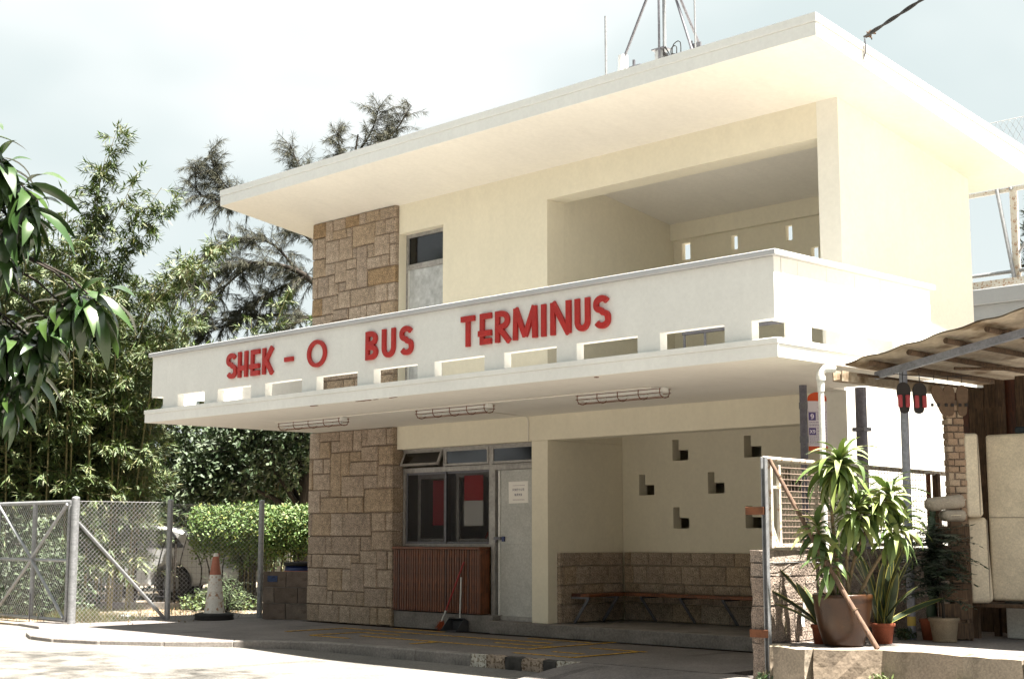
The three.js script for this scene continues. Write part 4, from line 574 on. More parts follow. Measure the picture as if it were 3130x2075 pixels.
  // mattresses and bedding stacked upright
  const mat1 = thing('foam_mattress', 'large cream foam mattress standing upright at the shack', 'mattress', [11.30, 0.68, 1.06], 0.06); M(mat1, 'block', new RoundedBoxGeometry(1.3, 1.455, 0.16, 4, 0.03).translate(0.68, 0.727, -0.2), mt.foam); M(mat1, 'seam', bx(0.04, 0.72, -0.117, 1.33, 0.726, -0.1175 + 0.003), mt.sack);
  const foldT = thing('folded_mattress', 'folded cream mattress, upper of two beside the brick column', 'mattress', [11.262, 1.405, 1.12], 0.79); M(foldT, 'pad', lumpy(0.15, 0.73, 0.2, 0.035).translate(0, 0.365, 0), mt.foam); M(foldT, 'welt', tube([V(0.05, 0.02, 0.098), V(0.052, 0.36, 0.104), V(0.05, 0.71, 0.098)], 0.005, 10, 5), mt.sack);
  const foldB = thing('folded_mattress', 'folded cream mattress, lower of two beside the brick column', 'mattress', [11.235, 0.66, 1.02], 0.79); M(foldB, 'pad', lumpy(0.2, 0.74, 0.2, 0.04).translate(0, 0.37, 0), mt.foam); M(foldB, 'welt', tube([V(0.08, 0.02, 0.09), V(0.083, 0.36, 0.1), V(0.08, 0.72, 0.09)], 0.005, 10, 5), mt.sack);
  const box = thing('foam_box', 'white foam box on the terrace floor below the large mattress', 'box', [11.37, YT, 0.62], 0.06); M(box, 'body', new RoundedBoxGeometry(0.9, 0.31, 0.4, 3, 0.012).translate(0.46, 0.155, 0), mt.foamw); M(box, 'lid', new RoundedBoxGeometry(0.91, 0.03, 0.41, 2, 0.006).translate(0.46, 0.3265, 0), mt.foamw);
  const stl = thing('trestle', 'dark wooden trestle carrying the mattresses', 'trestle', [11.2, YT, 0.9]); M(stl, 'top', bx(-0.05, 0.275, -0.35, 1.6, 0.305, 0.16), mt.oldwood); for (const [x, z] of [[0.0, -0.3], [0.0, 0.08], [1.5, -0.3], [1.5, 0.08]]) M(stl, 'leg', bx(x - 0.025, 0, z - 0.025, x + 0.025, 0.274, z + 0.025), mt.oldwood);
  const dl = thing('dark_bundle', 'dark folded bundle lying on top of the large mattress', 'bundle', [11.72, 2.137, 0.8], 0.3); M(dl, 'cloth', lumpy(0.3, 0.06, 0.12, 0.02).translate(0, 0.03, 0), mat(0.012, 0.018, 0.022, { roughness: 0.95 })); M(dl, 'tie', new THREE.TorusGeometry(0.045, 0.006, 5, 12).rotateY(1.57).translate(0.05, 0.03, 0), mt.rubber);
  const r1 = thing('pillow', 'upper dusty pillow piled against the brick column', 'pillow', [11.15, 1.47, 1.36], 0.75); M(r1, 'cushion', lumpy(0.33, 0.115, 0.2, 0.05).rotateZ(0.12).translate(0, 0.06, 0), mt.sack); M(r1, 'piping', tube([V(-0.16, 0.04, 0.08), V(0, 0.065, 0.103), V(0.16, 0.085, 0.08)], 0.004, 10, 5), mt.foam);
  const r2 = thing('pillow', 'lower dusty pillow under another beside the brick column', 'pillow', [11.20, 1.37, 1.32], 0.75); M(r2, 'cushion', lumpy(0.2, 0.1, 0.2, 0.045).translate(0, 0.05, 0), mt.sack); M(r2, 'piping', tube([V(-0.09, 0.05, 0.08), V(0, 0.05, 0.103), V(0.09, 0.05, 0.08)], 0.004, 10, 5), mt.foam);
  const cr = thing('crate', 'weathered wooden crate holding up the pillows', 'crate', [11.17, YT, 1.33], 0.75); for (let i = 0; i < 6; i++) M(cr, 'slat', bx(-0.14, 0.02 + i * 0.165, 0.08, 0.14, 0.15 + i * 0.165, 0.1), mt.oldwood); for (const x of [-0.13, 0.13]) for (const z of [-0.08, 0.07]) M(cr, 'corner_post', bx(x - 0.012, 0, z - 0.012, x + 0.012, 1.0, z + 0.0095), mt.oldwood);
  function lumpy(w, h, d, r) { const g = new RoundedBoxGeometry(w, h, d, 6, Math.min(r, w / 2.05, h / 2.05, d / 2.05)), p = g.attributes.position; for (let i = 0; i < p.count; i++) { const x = p.getX(i), y = p.getY(i), z = p.getZ(i), q = 9; const k = 0.03 * Math.min(w, h, d) / 0.1; p.setXYZ(i, x + (vnoise(x * q + 3, y * q, z * q) - 0.5) * k, y + (vnoise(x * q, y * q + 5, z * q) - 0.5) * k * 0.5, z + (vnoise(x * q, y * q, z * q + 7) - 0.5) * k); } g.computeVertexNormals(); return g; }

  // grey building behind with a railed roof terrace
  const gb = thing('grey_building', 'grey rendered building with railed flat roof behind the terminus', 'building');
  const gx = 7.2, gz = -7.25; M(gb, 'wall', bx(gx - 6, 0, gz - 9, gx + 9, 4.68, gz), mt.greywall); M(gb, 'cornice', bx(gx - 6.06, 4.685, gz - 9.06, gx + 9.06, 4.92, gz + 0.07, 0.01), mt.greywall); M(gb, 'string_course', bx(gx - 6.02, 4.36, gz + 0.002, gx + 9.02, 4.39, gz + 0.03), mt.concrete); M(gb, 'roof_kerb', bx(gx - 6, 4.9215, gz - 0.2, gx + 9, 5.05, gz - 0.02), mt.rustpaint);
  const rl = thing('roof_fence', 'rusty pipe and chain-link guard fence on the grey building roof', 'fence', [gx, 5.0, gz - 0.12]);
  M(rl, 'rail', cyl(V(-3, 0.16, 0), V(7, 0.16, 0), 0.03, 0.03, 8), mt.galv); M(rl, 'rail', bx(-3, 1.38, -0.02, 7, 1.44, 0.02), mt.rustpaint);
  for (const x of [-1.8, 0.42, 2.6, 4.8]) { M(rl, 'post', bx(x - 0.045, 0, -0.04, x + 0.045, 1.38, 0.04), mt.rustpaint); M(rl, 'brace', cyl(V(x - 0.02, 0.05, 0.06), V(x - 0.38, 2.35, 0.06), 0.03, 0.03, 8), mt.galv); M(rl, 'brace', cyl(V(x - 0.02, 1.4, 0.02), V(x - 0.42, 2.45, 0.02), 0.03, 0.03, 8), mt.galv); M(rl, 'brace', cyl(V(x + 0.02, 0.4, 0), V(x + 0.75, 1.38, 0), 0.022, 0.022, 8), mt.galv); }
  const cw = []; for (let s = -2.8; s < 6.9; s += 0.1) { cw.push(cyl(V(s, 1.45, 0), V(Math.min(s + 0.6, 7), 2.5, -0.02), 0.003, 0.003, 3), cyl(V(s, 1.45, 0.006), V(Math.max(s - 0.6, -3), 2.5, -0.014), 0.003, 0.003, 3)); } M(rl, 'chain_link', cw, mt.wire); M(rl, 'top_wire', cyl(V(-3, 2.5, -0.02), V(7, 2.5, -0.02), 0.006, 0.006, 5), mt.wire);
}
// ---------------------------------------------------------------- potted plants on the terrace
function bladeGeo(L, w, curl, fold, wav = 0, seg = 7, prof = (t) => Math.sin(Math.PI * Math.pow(t, 0.75)) * 0.92 + 0.08 * (1 - t)) {
  // leaf lying along +x, curling down (-y), folded along the midrib
  const P = [], I = []; let x = 0, y = 0, a = 0;
  for (let i = 0; i <= seg; i++) { const t = i / seg, h = w / 2 * prof(t), wv = wav * Math.sin(t * 9) * h; P.push(x, y + fold * h + wv, h, x, y, 0, x, y + fold * h - wv, -h); a = curl * t; x += Math.cos(a) * L / seg; y -= Math.sin(a) * L / seg; }
  for (let i = 0; i < seg; i++) for (let k = 0; k < 2; k++) { const q = i * 3 + k; I.push(q, q + 1, q + 3, q + 1, q + 4, q + 3); }
  const g = new THREE.BufferGeometry(); g.setAttribute('position', new THREE.BufferAttribute(new Float32Array(P), 3)); g.setIndex(I); g.computeVertexNormals(); g.userData.uvDone = true; return g;
}
const aim = (o, p, d, roll = 0) => { o.position.copy(p); const x = d.clone().normalize(), up = Math.abs(x.y) > 0.97 ? V(1, 0, 0) : V(0, 1, 0), z = V().crossVectors(x, up).normalize(), y = V().crossVectors(z, x); o.quaternion.setFromRotationMatrix(new THREE.Matrix4().makeBasis(x, y, z)); o.rotateX(roll); };
const solidLeaf = (r, g, b, o = {}) => mat(r, g, b, { phys: true, side: THREE.DoubleSide, transmission: 0.22, thickness: 0, roughness: 0.5, ...o });
{
  rnd = mulberry(21);
  const dr = thing('potted_dracaena', 'tall dracaena with shiny strap leaves in a big glazed brown pot', 'potted plant', [10.876, YT, 2.597]);
  M(dr, 'pot', lathe([[0, 0], [0.15, 0], [0.165, 0.02], [0.205, 0.15], [0.232, 0.30], [0.238, 0.375], [0.246, 0.385], [0.246, 0.415], [0.232, 0.425], [0.218, 0.415], [0.215, 0.36], [0, 0.36]], 36), mt.brownpot);
  M(dr, 'soil', new THREE.CircleGeometry(0.214, 24).rotateX(-Math.PI / 2).translate(0, 0.375, 0), mt.soil);
  for (let i = 0; i < 16; i++) { const a = i / 16 * 6.283 + R(-0.1, 0.1), y = R(0.12, 0.31), r = lerp(0.168, 0.236, y / 0.33) - 0.003; M(dr, 'relief', new THREE.TorusGeometry(R(0.02, 0.045), 0.004, 5, 16, R(2, 4.2)).rotateZ(R(0, 6.28)).applyQuaternion(new THREE.Quaternion().setFromUnitVectors(V(0, 0, 1), V(Math.cos(a), -0.25, Math.sin(a)).normalize())).translate(Math.cos(a) * r, y, Math.sin(a) * r), mt.brownpot); }
  const lm = [[0.13, 0.19, 0.035], [0.09, 0.145, 0.028], [0.19, 0.24, 0.055], [0.06, 0.105, 0.022], [0.26, 0.28, 0.09]].map((c) => solidLeaf(...c, { roughness: 0.55 }));
  const lg = [0.42, 0.5, 0.36, 0.46].map((L, i) => bladeGeo(L, 0.07 + 0.008 * (i % 2), 1.1 + 0.35 * i, 0.3, 0.3, 8));
  const heads = [[[0.03, 0.36, 0.05], [0.02, 0.8, 0.12], [0.02, 1.2, 0.14], [0.11, 1.47, 0.15], 74, 0.9], [[0.0, 0.36, -0.05], [0.08, 0.75, -0.1], [0.25, 1.12, -0.18], [0.31, 1.22, -0.22], 62, 0.78], [[0.05, 0.36, -0.02], [0.05, 0.7, 0], [0.12, 1.0, -0.02], [0.14, 1.1, -0.03], 56, 0.76], [[-0.06, 0.36, 0.02], [-0.1, 0.65, 0.1], [-0.1, 0.88, 0.16], [-0.1, 0.95, 0.18], 44, 0.7], [[0.09, 0.36, -0.06], [0.2, 0.62, -0.14], [0.34, 0.9, -0.28], [0.37, 0.97, -0.3], 42, 0.7], [[0, 0.36, 0.08], [0, 0.5, 0.15], [0.02, 0.66, 0.2], [0.02, 0.7, 0.2], 20, 0.62]];
  for (const [a, b, c, d, n, sc] of heads) {
    M(dr, 'stem', taper([V(...a), V(...b), V(...c), V(...d)], 0.017, 0.011, 16, 7), mt.stem); const top = V(...d), dir = V(...d).sub(V(...c)).normalize();
    for (let i = 0; i < n; i++) { const t = i / n, az = i * 2.399, el = lerp(1.25, -0.75, Math.pow(t, 0.8)) + R(-0.15, 0.15), o = M(dr, 'leaf', lg[Math.floor(R(0, 3.99))], lm[Math.floor(R(0, 4.6))]); const p = top.clone().addScaledVector(dir, -t * 0.16 + 0.04); aim(o, p, V(Math.cos(az) * Math.cos(el), Math.sin(el), Math.sin(az) * Math.cos(el)), R(-0.5, 0.5)); o.scale.setScalar(sc * R(0.75, 1.1)); }
  }
  const mo = new Leaves(); for (let i = 0; i < 1500; i++) { const a = R(0, 6.28), r = 0.22 * Math.sqrt(rnd()), p = V(Math.cos(a) * r, 0.372, Math.sin(a) * r); mo.leaf(p, V(R(-0.6, 0.6), 1, R(-0.6, 0.6)).normalize(), rdir(), R(0.03, 0.07), 0.009, tone([0.05, 0.09, 0.02], 0.4)); } mo.build(dr, 'moss_growth', leafM);

  // snake plants
  const prof = (t) => 0.55 + 0.45 * Math.sin(Math.PI * Math.min(1, t * 0.9 + 0.12)) * (t < 0.75 ? 1 : 1) - (t > 0.72 ? Math.pow((t - 0.72) / 0.28, 1.6) * 0.6 : 0);
  const snakeM = solidLeaf(1, 1, 1, { vertexColors: true, roughness: 0.5, transmission: 0.06 });
  function edged(L, w, curl, pr, seg = 8) {      // sword leaf, yellow margin, mottled middle
    const P = [], Cc = [], I = []; let x = 0, y = 0; const dk = tone([0.034, 0.058, 0.024], 0.3);
    for (let i = 0; i <= seg; i++) { const t = i / seg, h = w / 2 * pr(t), band = i % 2 ? 1.35 : 0.85; [-1, -0.86, -0.8, 0, 0.8, 0.86, 1].forEach((q) => { P.push(x, y + Math.abs(q) * 0.25 * h, q * h); Cc.push(...(Math.abs(q) > 0.82 ? [0.30, 0.27, 0.06] : dk.map((v) => v * band))); }); const a = curl * t; x += Math.cos(a) * L / seg; y -= Math.sin(a) * L / seg; }
    for (let i = 0; i < seg; i++) for (let k = 0; k < 6; k++) { const q = i * 7 + k; I.push(q, q + 1, q + 7, q + 1, q + 8, q + 7); }
    const g = new THREE.BufferGeometry(); g.setAttribute('position', new THREE.BufferAttribute(new Float32Array(P), 3)); g.setAttribute('color', new THREE.BufferAttribute(new Float32Array(Cc), 3)); g.setIndex(I); g.computeVertexNormals(); g.userData.uvDone = true; return g;
  }
  const snake = (name, label, pos, potM, pr, ph, leaves) => {
    const t = thing(name, label, 'potted plant', pos, 0, 'potted snake plants');
    if (potM) { M(t, 'pot', lathe([[0, 0], [pr * 0.72, 0], [pr * 0.93, ph * 0.82], [pr * 1.05, ph * 0.83], [pr * 1.06, ph], [pr * 0.95, ph], [pr * 0.9, ph * 0.9], [0, ph * 0.9]], 24), potM); M(t, 'soil', new THREE.CircleGeometry(pr * 0.92, 16).rotateX(-Math.PI / 2).translate(0, ph * 0.93, 0), mt.soil); }
    for (const [dx, dz, L, az, lean, roll] of leaves) { const o = M(t, 'leaf', edged(L, 0.066, 0.35, prof), snakeM); aim(o, V(dx, ph * 0.9, dz), V(Math.cos(az) * Math.sin(lean), Math.cos(lean), Math.sin(az) * Math.sin(lean)), roll); }
    return t;
  };
  const fan = (n, Lm, lm2) => [...Array(n)].map((_, i) => [R(-0.05, 0.05), R(-0.05, 0.05), R(Lm * 0.6, Lm), R(0, 6.28), R(0.08, lm2), R(-1.2, 1.2)]);
  snake('snake_plant', 'yellow-edged snake plant in an orange clay pot behind the big brown pot', [10.95, YT, 2.12], mt.terra, 0.10, 0.17, [...fan(24, 0.85, 0.42), [0.02, 0, 0.6, -0.75, 1.05, 0.6], [0, 0, 0.55, 0.4, 0.8, 0.9]]);
  snake('snake_plant', 'snake plant leaves sticking out left of the big brown pot against the stone wall', [10.60, YT, 2.52], mt.terra, 0.075, 0.16, [[0, 0, 0.62, 2.3, 0.85, 0.4], [0, 0.02, 0.5, 2.15, 1.0, 0.2], [0, 0, 0.66, 2.6, 0.5, 0.6], [0.02, 0, 0.5, 1.9, 0.6, 1.0], [0, 0, 0.4, 3.5, 0.4, 0.3]]);
  // dark ferny shrub in a buff pot, and another clay pot
  const fs = thing('potted_shrub', 'dark ferny shrub in a buff clay pot right of the canopy post', 'potted plant', [11.226, YT, 1.60]);
  M(fs, 'pot', lathe([[0, 0], [0.1, 0], [0.105, 0.012], [0.097, 0.02], [0.118, 0.17], [0.128, 0.175], [0.128, 0.205], [0.118, 0.205], [0.112, 0.18], [0, 0.17]], 24), mt.buffpot); M(fs, 'soil', new THREE.CircleGeometry(0.113, 16).rotateX(-Math.PI / 2).translate(0, 0.186, 0), mt.soil);
  M(fs, 'stem', taper([V(0, 0.18, 0), V(-0.01, 0.4, 0), V(-0.06, 0.75, 0.02)], 0.014, 0.008), mt.bark); const fl = new Leaves();
  for (let i = 0; i < 150; i++) { const c = V(-0.05, R(0.34, 0.92), 0.0), d = rdir(); d.y = Math.abs(d.y) * 0.8 - 0.15; d.normalize(); const L = R(0.2, 0.42); for (let k = 0; k < 26; k++) { const t = k / 26, p = c.clone().addScaledVector(d, L * t).add(V(0, -0.16 * t * t * L * 2, 0)); const s = V().crossVectors(d, V(0, 1, 0)).normalize().multiplyScalar(k % 2 ? 1 : -1).addScaledVector(d, 0.5).add(V(0, R(-0.5, 0.1), 0)).normalize(); fl.leaf(p, s, V(R(-0.3, 0.3), 1, R(-0.3, 0.3)).normalize(), R(0.05, 0.085), 0.024, tone([0.026, 0.054, 0.018], 0.4)); } }
  fl.build(fs, 'foliage', leafM);
  const cp = thing('potted_cactus', 'flat-padded cactus in a dark clay pot behind the canopy post', 'potted plant', [11.02, YT, 1.44]); M(cp, 'pot', lathe([[0, 0], [0.08, 0], [0.1, 0.15], [0.108, 0.15], [0.108, 0.18], [0.095, 0.18], [0, 0.16]], 20), mt.terra);
  for (const [x, y, z, s] of [[0, 0.15, 0, 0.9], [0.02, 0.32, 0, 0.85], [0.0, 0.48, 0.02, 0.85], [0.02, 0.64, 0, 0.8], [0.01, 0.79, 0, 0.75], [0.03, 0.93, -0.01, 0.7], [0.04, 1.06, -0.01, 0.62]]) M(cp, 'pad', new THREE.SphereGeometry(0.06 * s, 14, 10).scale(0.85, 1.9, 0.35).rotateY(0.8).translate(x, y + 0.1 * s, z), solidLeaf(0.03, 0.06, 0.03, { transmission: 0 }));
  // weeds at the foot of the terrace
  const weed = (label, x, y, z, n, r, h, col) => { const t = thing('weed_clump', label, 'weed', [x, y, z], 0, 'weeds on the terrace'); const l = new Leaves(); for (let i = 0; i < n; i++) { const d = V(R(-1, 1), R(0.1, 1.1), R(-1, 1)).normalize(), p = V(R(-r, r) * 0.8, R(0, h) * 0.8, R(-r, r) * 0.8); l.leaf(p, d, rdir(), R(0.03, 0.055), R(0.018, 0.03), tone(col, 0.35)); } l.build(t, 'foliage', leafM); const s = []; for (let i = 0; i < 6; i++) s.push(taper([V(0, 0, 0), V(R(-r, r) * 0.4, h * 0.5, R(-r, r) * 0.4), V(R(-r, r), h * R(0.7, 1), R(-r, r))], 0.004, 0.002, 6, 4)); M(t, 'stalk', s, mt.culm); };
  weed('pale grey-green weed at the foot of the terrace edge', 11.1, -0.03, 3.3, 160, 0.14, 0.12, [0.20, 0.26, 0.13]); weed('leafy green weed growing out of the cracked terrace edge', 11.44, 0.0, 2.98, 130, 0.09, 0.22, [0.16, 0.21, 0.06]); weed('small dark weed between the stone wall and terrace', 10.5, -0.02, 3.2, 110, 0.06, 0.2, [0.04, 0.08, 0.02]); weed('small weed in a crack of the terrace front further along', 12.1, 0.12, 2.97, 60, 0.07, 0.05, [0.09, 0.13, 0.03]); weed('green weed around the foot of the canopy post', 10.86, YT, 1.62, 120, 0.09, 0.1, [0.05, 0.09, 0.025]);
}
// ---------------------------------------------------------------- fence, gate and yard on the left
{
  rnd = mulberry(33);
  const P1 = V(-1.687, 0, 2.844), P2 = V(-1.65, 0, 1.321), P3 = V(-1.058, 0, 0.087), H = 1.76;
  const chain = (a, b, y0, y1, s = 0.066) => { const L = a.distanceTo(b), h = y1 - y0, d = b.clone().sub(a).normalize(), g = [], n = V(-d.z, 0, d.x).multiplyScalar(0.003); for (let t = -h; t < L; t += s) { const t0 = Math.max(t, 0), t1 = Math.min(t + h, L); if (t1 - t0 < 0.01) continue; g.push(cyl(a.clone().addScaledVector(d, t0).add(V(n.x, y0 + (t0 - t), n.z)), a.clone().addScaledVector(d, t1).add(V(n.x, y0 + (t1 - t), n.z)), 0.0019, 0.0019, 3), cyl(a.clone().addScaledVector(d, t0).add(V(-n.x, y1 - (t0 - t), -n.z)), a.clone().addScaledVector(d, t1).add(V(-n.x, y1 - (t1 - t), -n.z)), 0.0019, 0.0019, 3)); } return g; };
  const fen = thing('chain_link_fence', 'galvanised chain-link fence between gate and stone wall', 'fence');
  for (const p of [P2, P3]) { M(fen, 'post', cyl(p, V(p.x, H, p.z), 0.043, 0.043, 14), mt.galv); M(fen, 'cap', new THREE.SphereGeometry(0.044, 12, 6, 0, 6.2832, 0, 1.5708).scale(1, 0.5, 1).translate(p.x, H, p.z), mt.galv); }
  M(fen, 'brace', cyl(V(-1.686, 1.42, 2.79), V(-1.652, 0.03, 1.37), 0.026, 0.026, 10), mt.galv);
  M(fen, 'chain_link', [...chain(P1.clone().add(V(0, 0, -0.06)), P2.clone().add(V(0, 0, 0.05)), 0.02, 1.74), ...chain(P2.clone().add(V(0.03, 0, -0.05)), P3.clone().add(V(-0.03, 0, 0.05)), 0.02, 1.72)], mt.wire);
  M(fen, 'tension_wire', [cyl(V(P1.x, 1.73, P1.z), V(P2.x, 1.73, P2.z), 0.003, 0.003, 4), cyl(V(P2.x, 1.7, P2.z), V(P3.x, 1.7, P3.z), 0.003, 0.003, 4)], mt.wire);
  const gp = thing('gate_post', 'thick galvanised post between the mesh gate and chain-link fence', 'post'); M(gp, 'tube', cyl(P1, V(P1.x, 1.77, P1.z), 0.056, 0.056, 16), mt.galv); M(gp, 'cap', new THREE.SphereGeometry(0.058, 14, 6, 0, 6.2832, 0, 1.5708).scale(1, 0.5, 1).translate(P1.x, 1.77, P1.z), mt.galv);
  const gate = thing('mesh_gate', 'galvanised tubular gate with cross braces and chain-link infill', 'gate', [-1.77, 0, 2.87], Math.PI * 1.005);
  const T = 0.027, y0 = 0.05, y1 = 1.72, W2 = 2.2, ym = 0.89, xm = 1.06;
  M(gate, 'frame_rail', cyl(V(0, y1, 0), V(W2, y1, 0), T), mt.galv); M(gate, 'frame_rail', cyl(V(0, y0, 0), V(W2, y0, 0), T), mt.galv); M(gate, 'frame_rail', cyl(V(0, ym, 0), V(W2, ym, 0), 0.022), mt.galv); M(gate, 'stile', cyl(V(0.03, y0, 0), V(0.03, y1, 0), T), mt.galv); M(gate, 'stile', cyl(V(xm, y0, 0.0), V(xm, y1, 0.0), 0.036), mt.galv); M(gate, 'stile', cyl(V(W2, y0, 0), V(W2, y1, 0), T), mt.galv);
  for (const [a, b] of [[[0.05, y1 - 0.03], [xm, ym + 0.03]], [[xm, ym], [0.05, y0 + 0.03]], [[xm, ym + 0.02], [W2, y1]], [[xm, ym], [W2, y0]]]) M(gate, 'brace', cyl(V(...a, -0.03), V(...b, -0.03), 0.023), mt.galv);
  M(gate, 'chain_link', chain(V(0.03, 0, 0.03), V(W2, 0, 0.03), y0, y1 + 0.03), mt.wire); M(gate, 'drop_bolt', cyl(V(xm - 0.05, -0.018, -0.05), V(xm - 0.05, 0.4, -0.05), 0.009), mt.galvd);

  // traffic cone on a rubber ring
  const cone = thing('traffic_cone', 'faded white and orange traffic cone on a black rubber base', 'cone', [-1.22, 0, 0.78], 0);
  M(cone, 'rubber_base', lathe([[0.12, 0.0], [0.285, 0.0], [0.292, 0.02], [0.28, 0.045], [0.292, 0.055], [0.285, 0.09], [0.24, 0.1], [0.13, 0.1], [0.12, 0.0]], 32), mt.rubber);
  M(cone, 'body', lathe([[0.165, 0.1], [0.152, 0.11], [0.085, 0.66], [0.083, 0.66], [0.15, 0.1]], 28), mt.conew); M(cone, 'tip', lathe([[0.0852, 0.661], [0.046, 0.92], [0.04, 0.93], [0.03, 0.925], [0.082, 0.661]], 28), mt.orange, 'faded orange tip of the cone'); M(cone, 'tip_cap', lathe([[0.040, 0.931], [0.034, 0.975], [0.028, 0.98], [0, 0.98]], 20), mt.conew);

  // block wall beside the stone wall, and a blue drum behind it
  const bw = thing('block_wall', 'low grey block wall with blue smears beside the stone facade', 'wall', [-0.80, 0, 0.22], 0.42);
  for (let r = 0; r < 3; r++) { let x = 0, i = 0; while (x < 0.98) { const L = Math.min(r % 2 && i === 0 ? 0.2 : 0.4, 1.0 - x), o = M(bw, 'block', roughGeo(L - 0.012, 0.225, 0.19, 0.004, r * 5 + i, 3), block[(r + i) % 3]); o.position.set(x + L / 2, 0.118 + r * 0.237, -0.1); x += L; i++; } }
  M(bw, 'mortar_core', bx(0.02, 0, -0.185, 0.98, 0.70, -0.02), mt.concrete); M(bw, 'paint_smear', roughGeo(0.17, 0.09, 0.004, 0.001, 4, 4).translate(0.17, 0.6, 0.003), mat(0.03, 0.06, 0.16, { map: tWorn, tile: 0.3 }));
  const dm = thing('plastic_drum', 'blue plastic drum with black rim behind the block wall', 'drum', [-1.15, 0, -0.75]); M(dm, 'body', lathe([[0, 0], [0.25, 0], [0.27, 0.03], [0.29, 0.3], [0.285, 0.5], [0.26, 0.72], [0.25, 0.77], [0, 0.77]], 32), mt.blue); M(dm, 'rim', lathe([[0.255, 0.77], [0.275, 0.775], [0.28, 0.80], [0.275, 0.825], [0.25, 0.83], [0.24, 0.80], [0.255, 0.77]], 32), mt.rubber); M(dm, 'band', new THREE.CylinderGeometry(0.268, 0.272, 0.035, 32, 1, true).translate(0, 0.68, 0), mt.orange);
  const bot = thing('crushed_bottle', 'small clear bottle lying on the dirt behind the fence', 'bottle', [-2.35, 0.0, 1.6], 0.7); M(bot, 'body', new THREE.CylinderGeometry(0.03, 0.033, 0.15, 12).rotateZ(1.57).translate(0, 0.03, 0), mat(0.6, 0.68, 0.75, { roughness: 0.15 })); M(bot, 'cap', new THREE.CylinderGeometry(0.014, 0.014, 0.02, 10).rotateZ(1.57).translate(0.09, 0.03, 0), mt.blue);

  // silver car parked behind the hedge
  const car = thing('parked_car', 'silver car parked behind the hedge and chain-link fence', 'car', [-7.66, -0.018, -2.40], Math.atan2(0.7146, 0.6995));
  const side = new THREE.Shape(); side.moveTo(-3.1, 0.3); side.lineTo(-3.15, 0.62); side.bezierCurveTo(-3.1, 0.85, -2.6, 0.92, -2.2, 0.98); side.bezierCurveTo(-1.8, 1.3, -1.5, 1.45, -0.9, 1.46); side.bezierCurveTo(-0.2, 1.47, 0.35, 1.42, 0.62, 1.0); side.bezierCurveTo(0.86, 0.95, 0.92, 0.88, 0.93, 0.72); side.lineTo(0.96, 0.66); side.lineTo(0.95, 0.36); side.lineTo(0.46, 0.27); side.absarc(0, 0.32, 0.40, -0.1, Math.PI + 0.1, false); side.lineTo(-2.15, 0.27); side.absarc(-2.55, 0.32, 0.40, -0.1, Math.PI + 0.1, false); side.lineTo(-3.1, 0.3);
  M(car, 'body', ext(side, 1.66, 0.05).translate(0, 0, -1.6), mt.silver);
  const wg = lathe([[0.16, -0.1], [0.3, -0.1], [0.325, -0.06], [0.325, 0.06], [0.3, 0.1], [0.16, 0.1]], 32).rotateX(Math.PI / 2), rg = lathe([[0, 0.05], [0.06, 0.075], [0.17, 0.04], [0.175, 0.07], [0.19, 0.09], [0.19, -0.05], [0, -0.05]], 24).rotateX(Math.PI / 2);
  for (const [x, z] of [[0, -0.1], [-2.55, -0.1], [0, -1.46], [-2.55, -1.46]]) { const w = G(car, 'wheel'); w.position.set(x, 0.325, z); M(w, 'tyre', wg, mt.rubber); M(w, 'rim', rg, mt.galv); }
  M(car, 'window', extZ(poly([[-1.9, 0.99], [-0.95, 1.0], [-0.95, 1.38], [-1.4, 1.36]]), 0.055, 0.063), mt.tint); M(car, 'window', extZ(poly([[-0.88, 1.0], [0.25, 1.02], [0.0, 1.34], [-0.88, 1.38]]), 0.055, 0.063), mt.tint);
  M(car, 'bumper', new RoundedBoxGeometry(0.16, 0.28, 1.62, 3, 0.06).translate(0.95, 0.5, -0.77), mt.silver); M(car, 'tail_light', new RoundedBoxGeometry(0.06, 0.2, 0.16, 2, 0.02).translate(0.88, 0.82, -0.08), mat(0.35, 0.02, 0.015, { roughness: 0.2 }));

  // second parked car, partly seen past the hedge
  const car2 = thing('parked_car', 'white car roof glimpsed through the hedge beside the stone wall', 'car', [-7.2, -0.018, -6.6], Math.atan2(0.7146, 0.6995)); M(car2, 'body', ext(side, 1.66, 0.05).translate(0, 0, -1.6), mt.pvc); for (const x of [0, -2.55]) { const w = G(car2, 'wheel'); w.position.set(x, 0.325, -0.1); M(w, 'tyre', wg, mt.rubber); M(w, 'rim', rg, mt.galv); }
  M(car2, 'window', extZ(poly([[-1.9, 0.99], [0.2, 1.0], [0.0, 1.34], [-1.4, 1.36]]), 0.055, 0.063), mt.tint);

  // inner low mesh fence along the drive, hedge on top
  const inf = thing('wire_fence', 'low wire fence with thin posts under the clipped hedge', 'fence'); const A = V(-5.6, 0, 0.35), Bv = V(-2.45, 0, -2.4);
  for (let i = 0; i <= 6; i++) { const q = A.clone().lerp(Bv, i / 6); M(inf, 'post', cyl(V(q.x, -0.02, q.z), V(q.x, 1.2, q.z), 0.022, 0.022, 7), mt.bark); }
  const w = []; for (let y = 0.1; y < 1.15; y += 0.1) w.push(cyl(V(A.x, y, A.z), V(Bv.x, y, Bv.z), 0.0025, 0.0025, 3)); for (let i = 0; i <= 52; i++) { const q = A.clone().lerp(Bv, i / 52); w.push(cyl(V(q.x, 0.05, q.z), V(q.x, 1.15, q.z), 0.002, 0.002, 3)); } M(inf, 'wire_mesh', w, mt.galvd); M(inf, 'sill', (() => { const L = A.distanceTo(Bv); return [new THREE.BoxGeometry(L, 0.14, 0.12).rotateY(-Math.atan2(Bv.z - A.z, Bv.x - A.x)).translate((A.x + Bv.x) / 2, 0.03, (A.z + Bv.z) / 2)]; })(), mt.concrete);
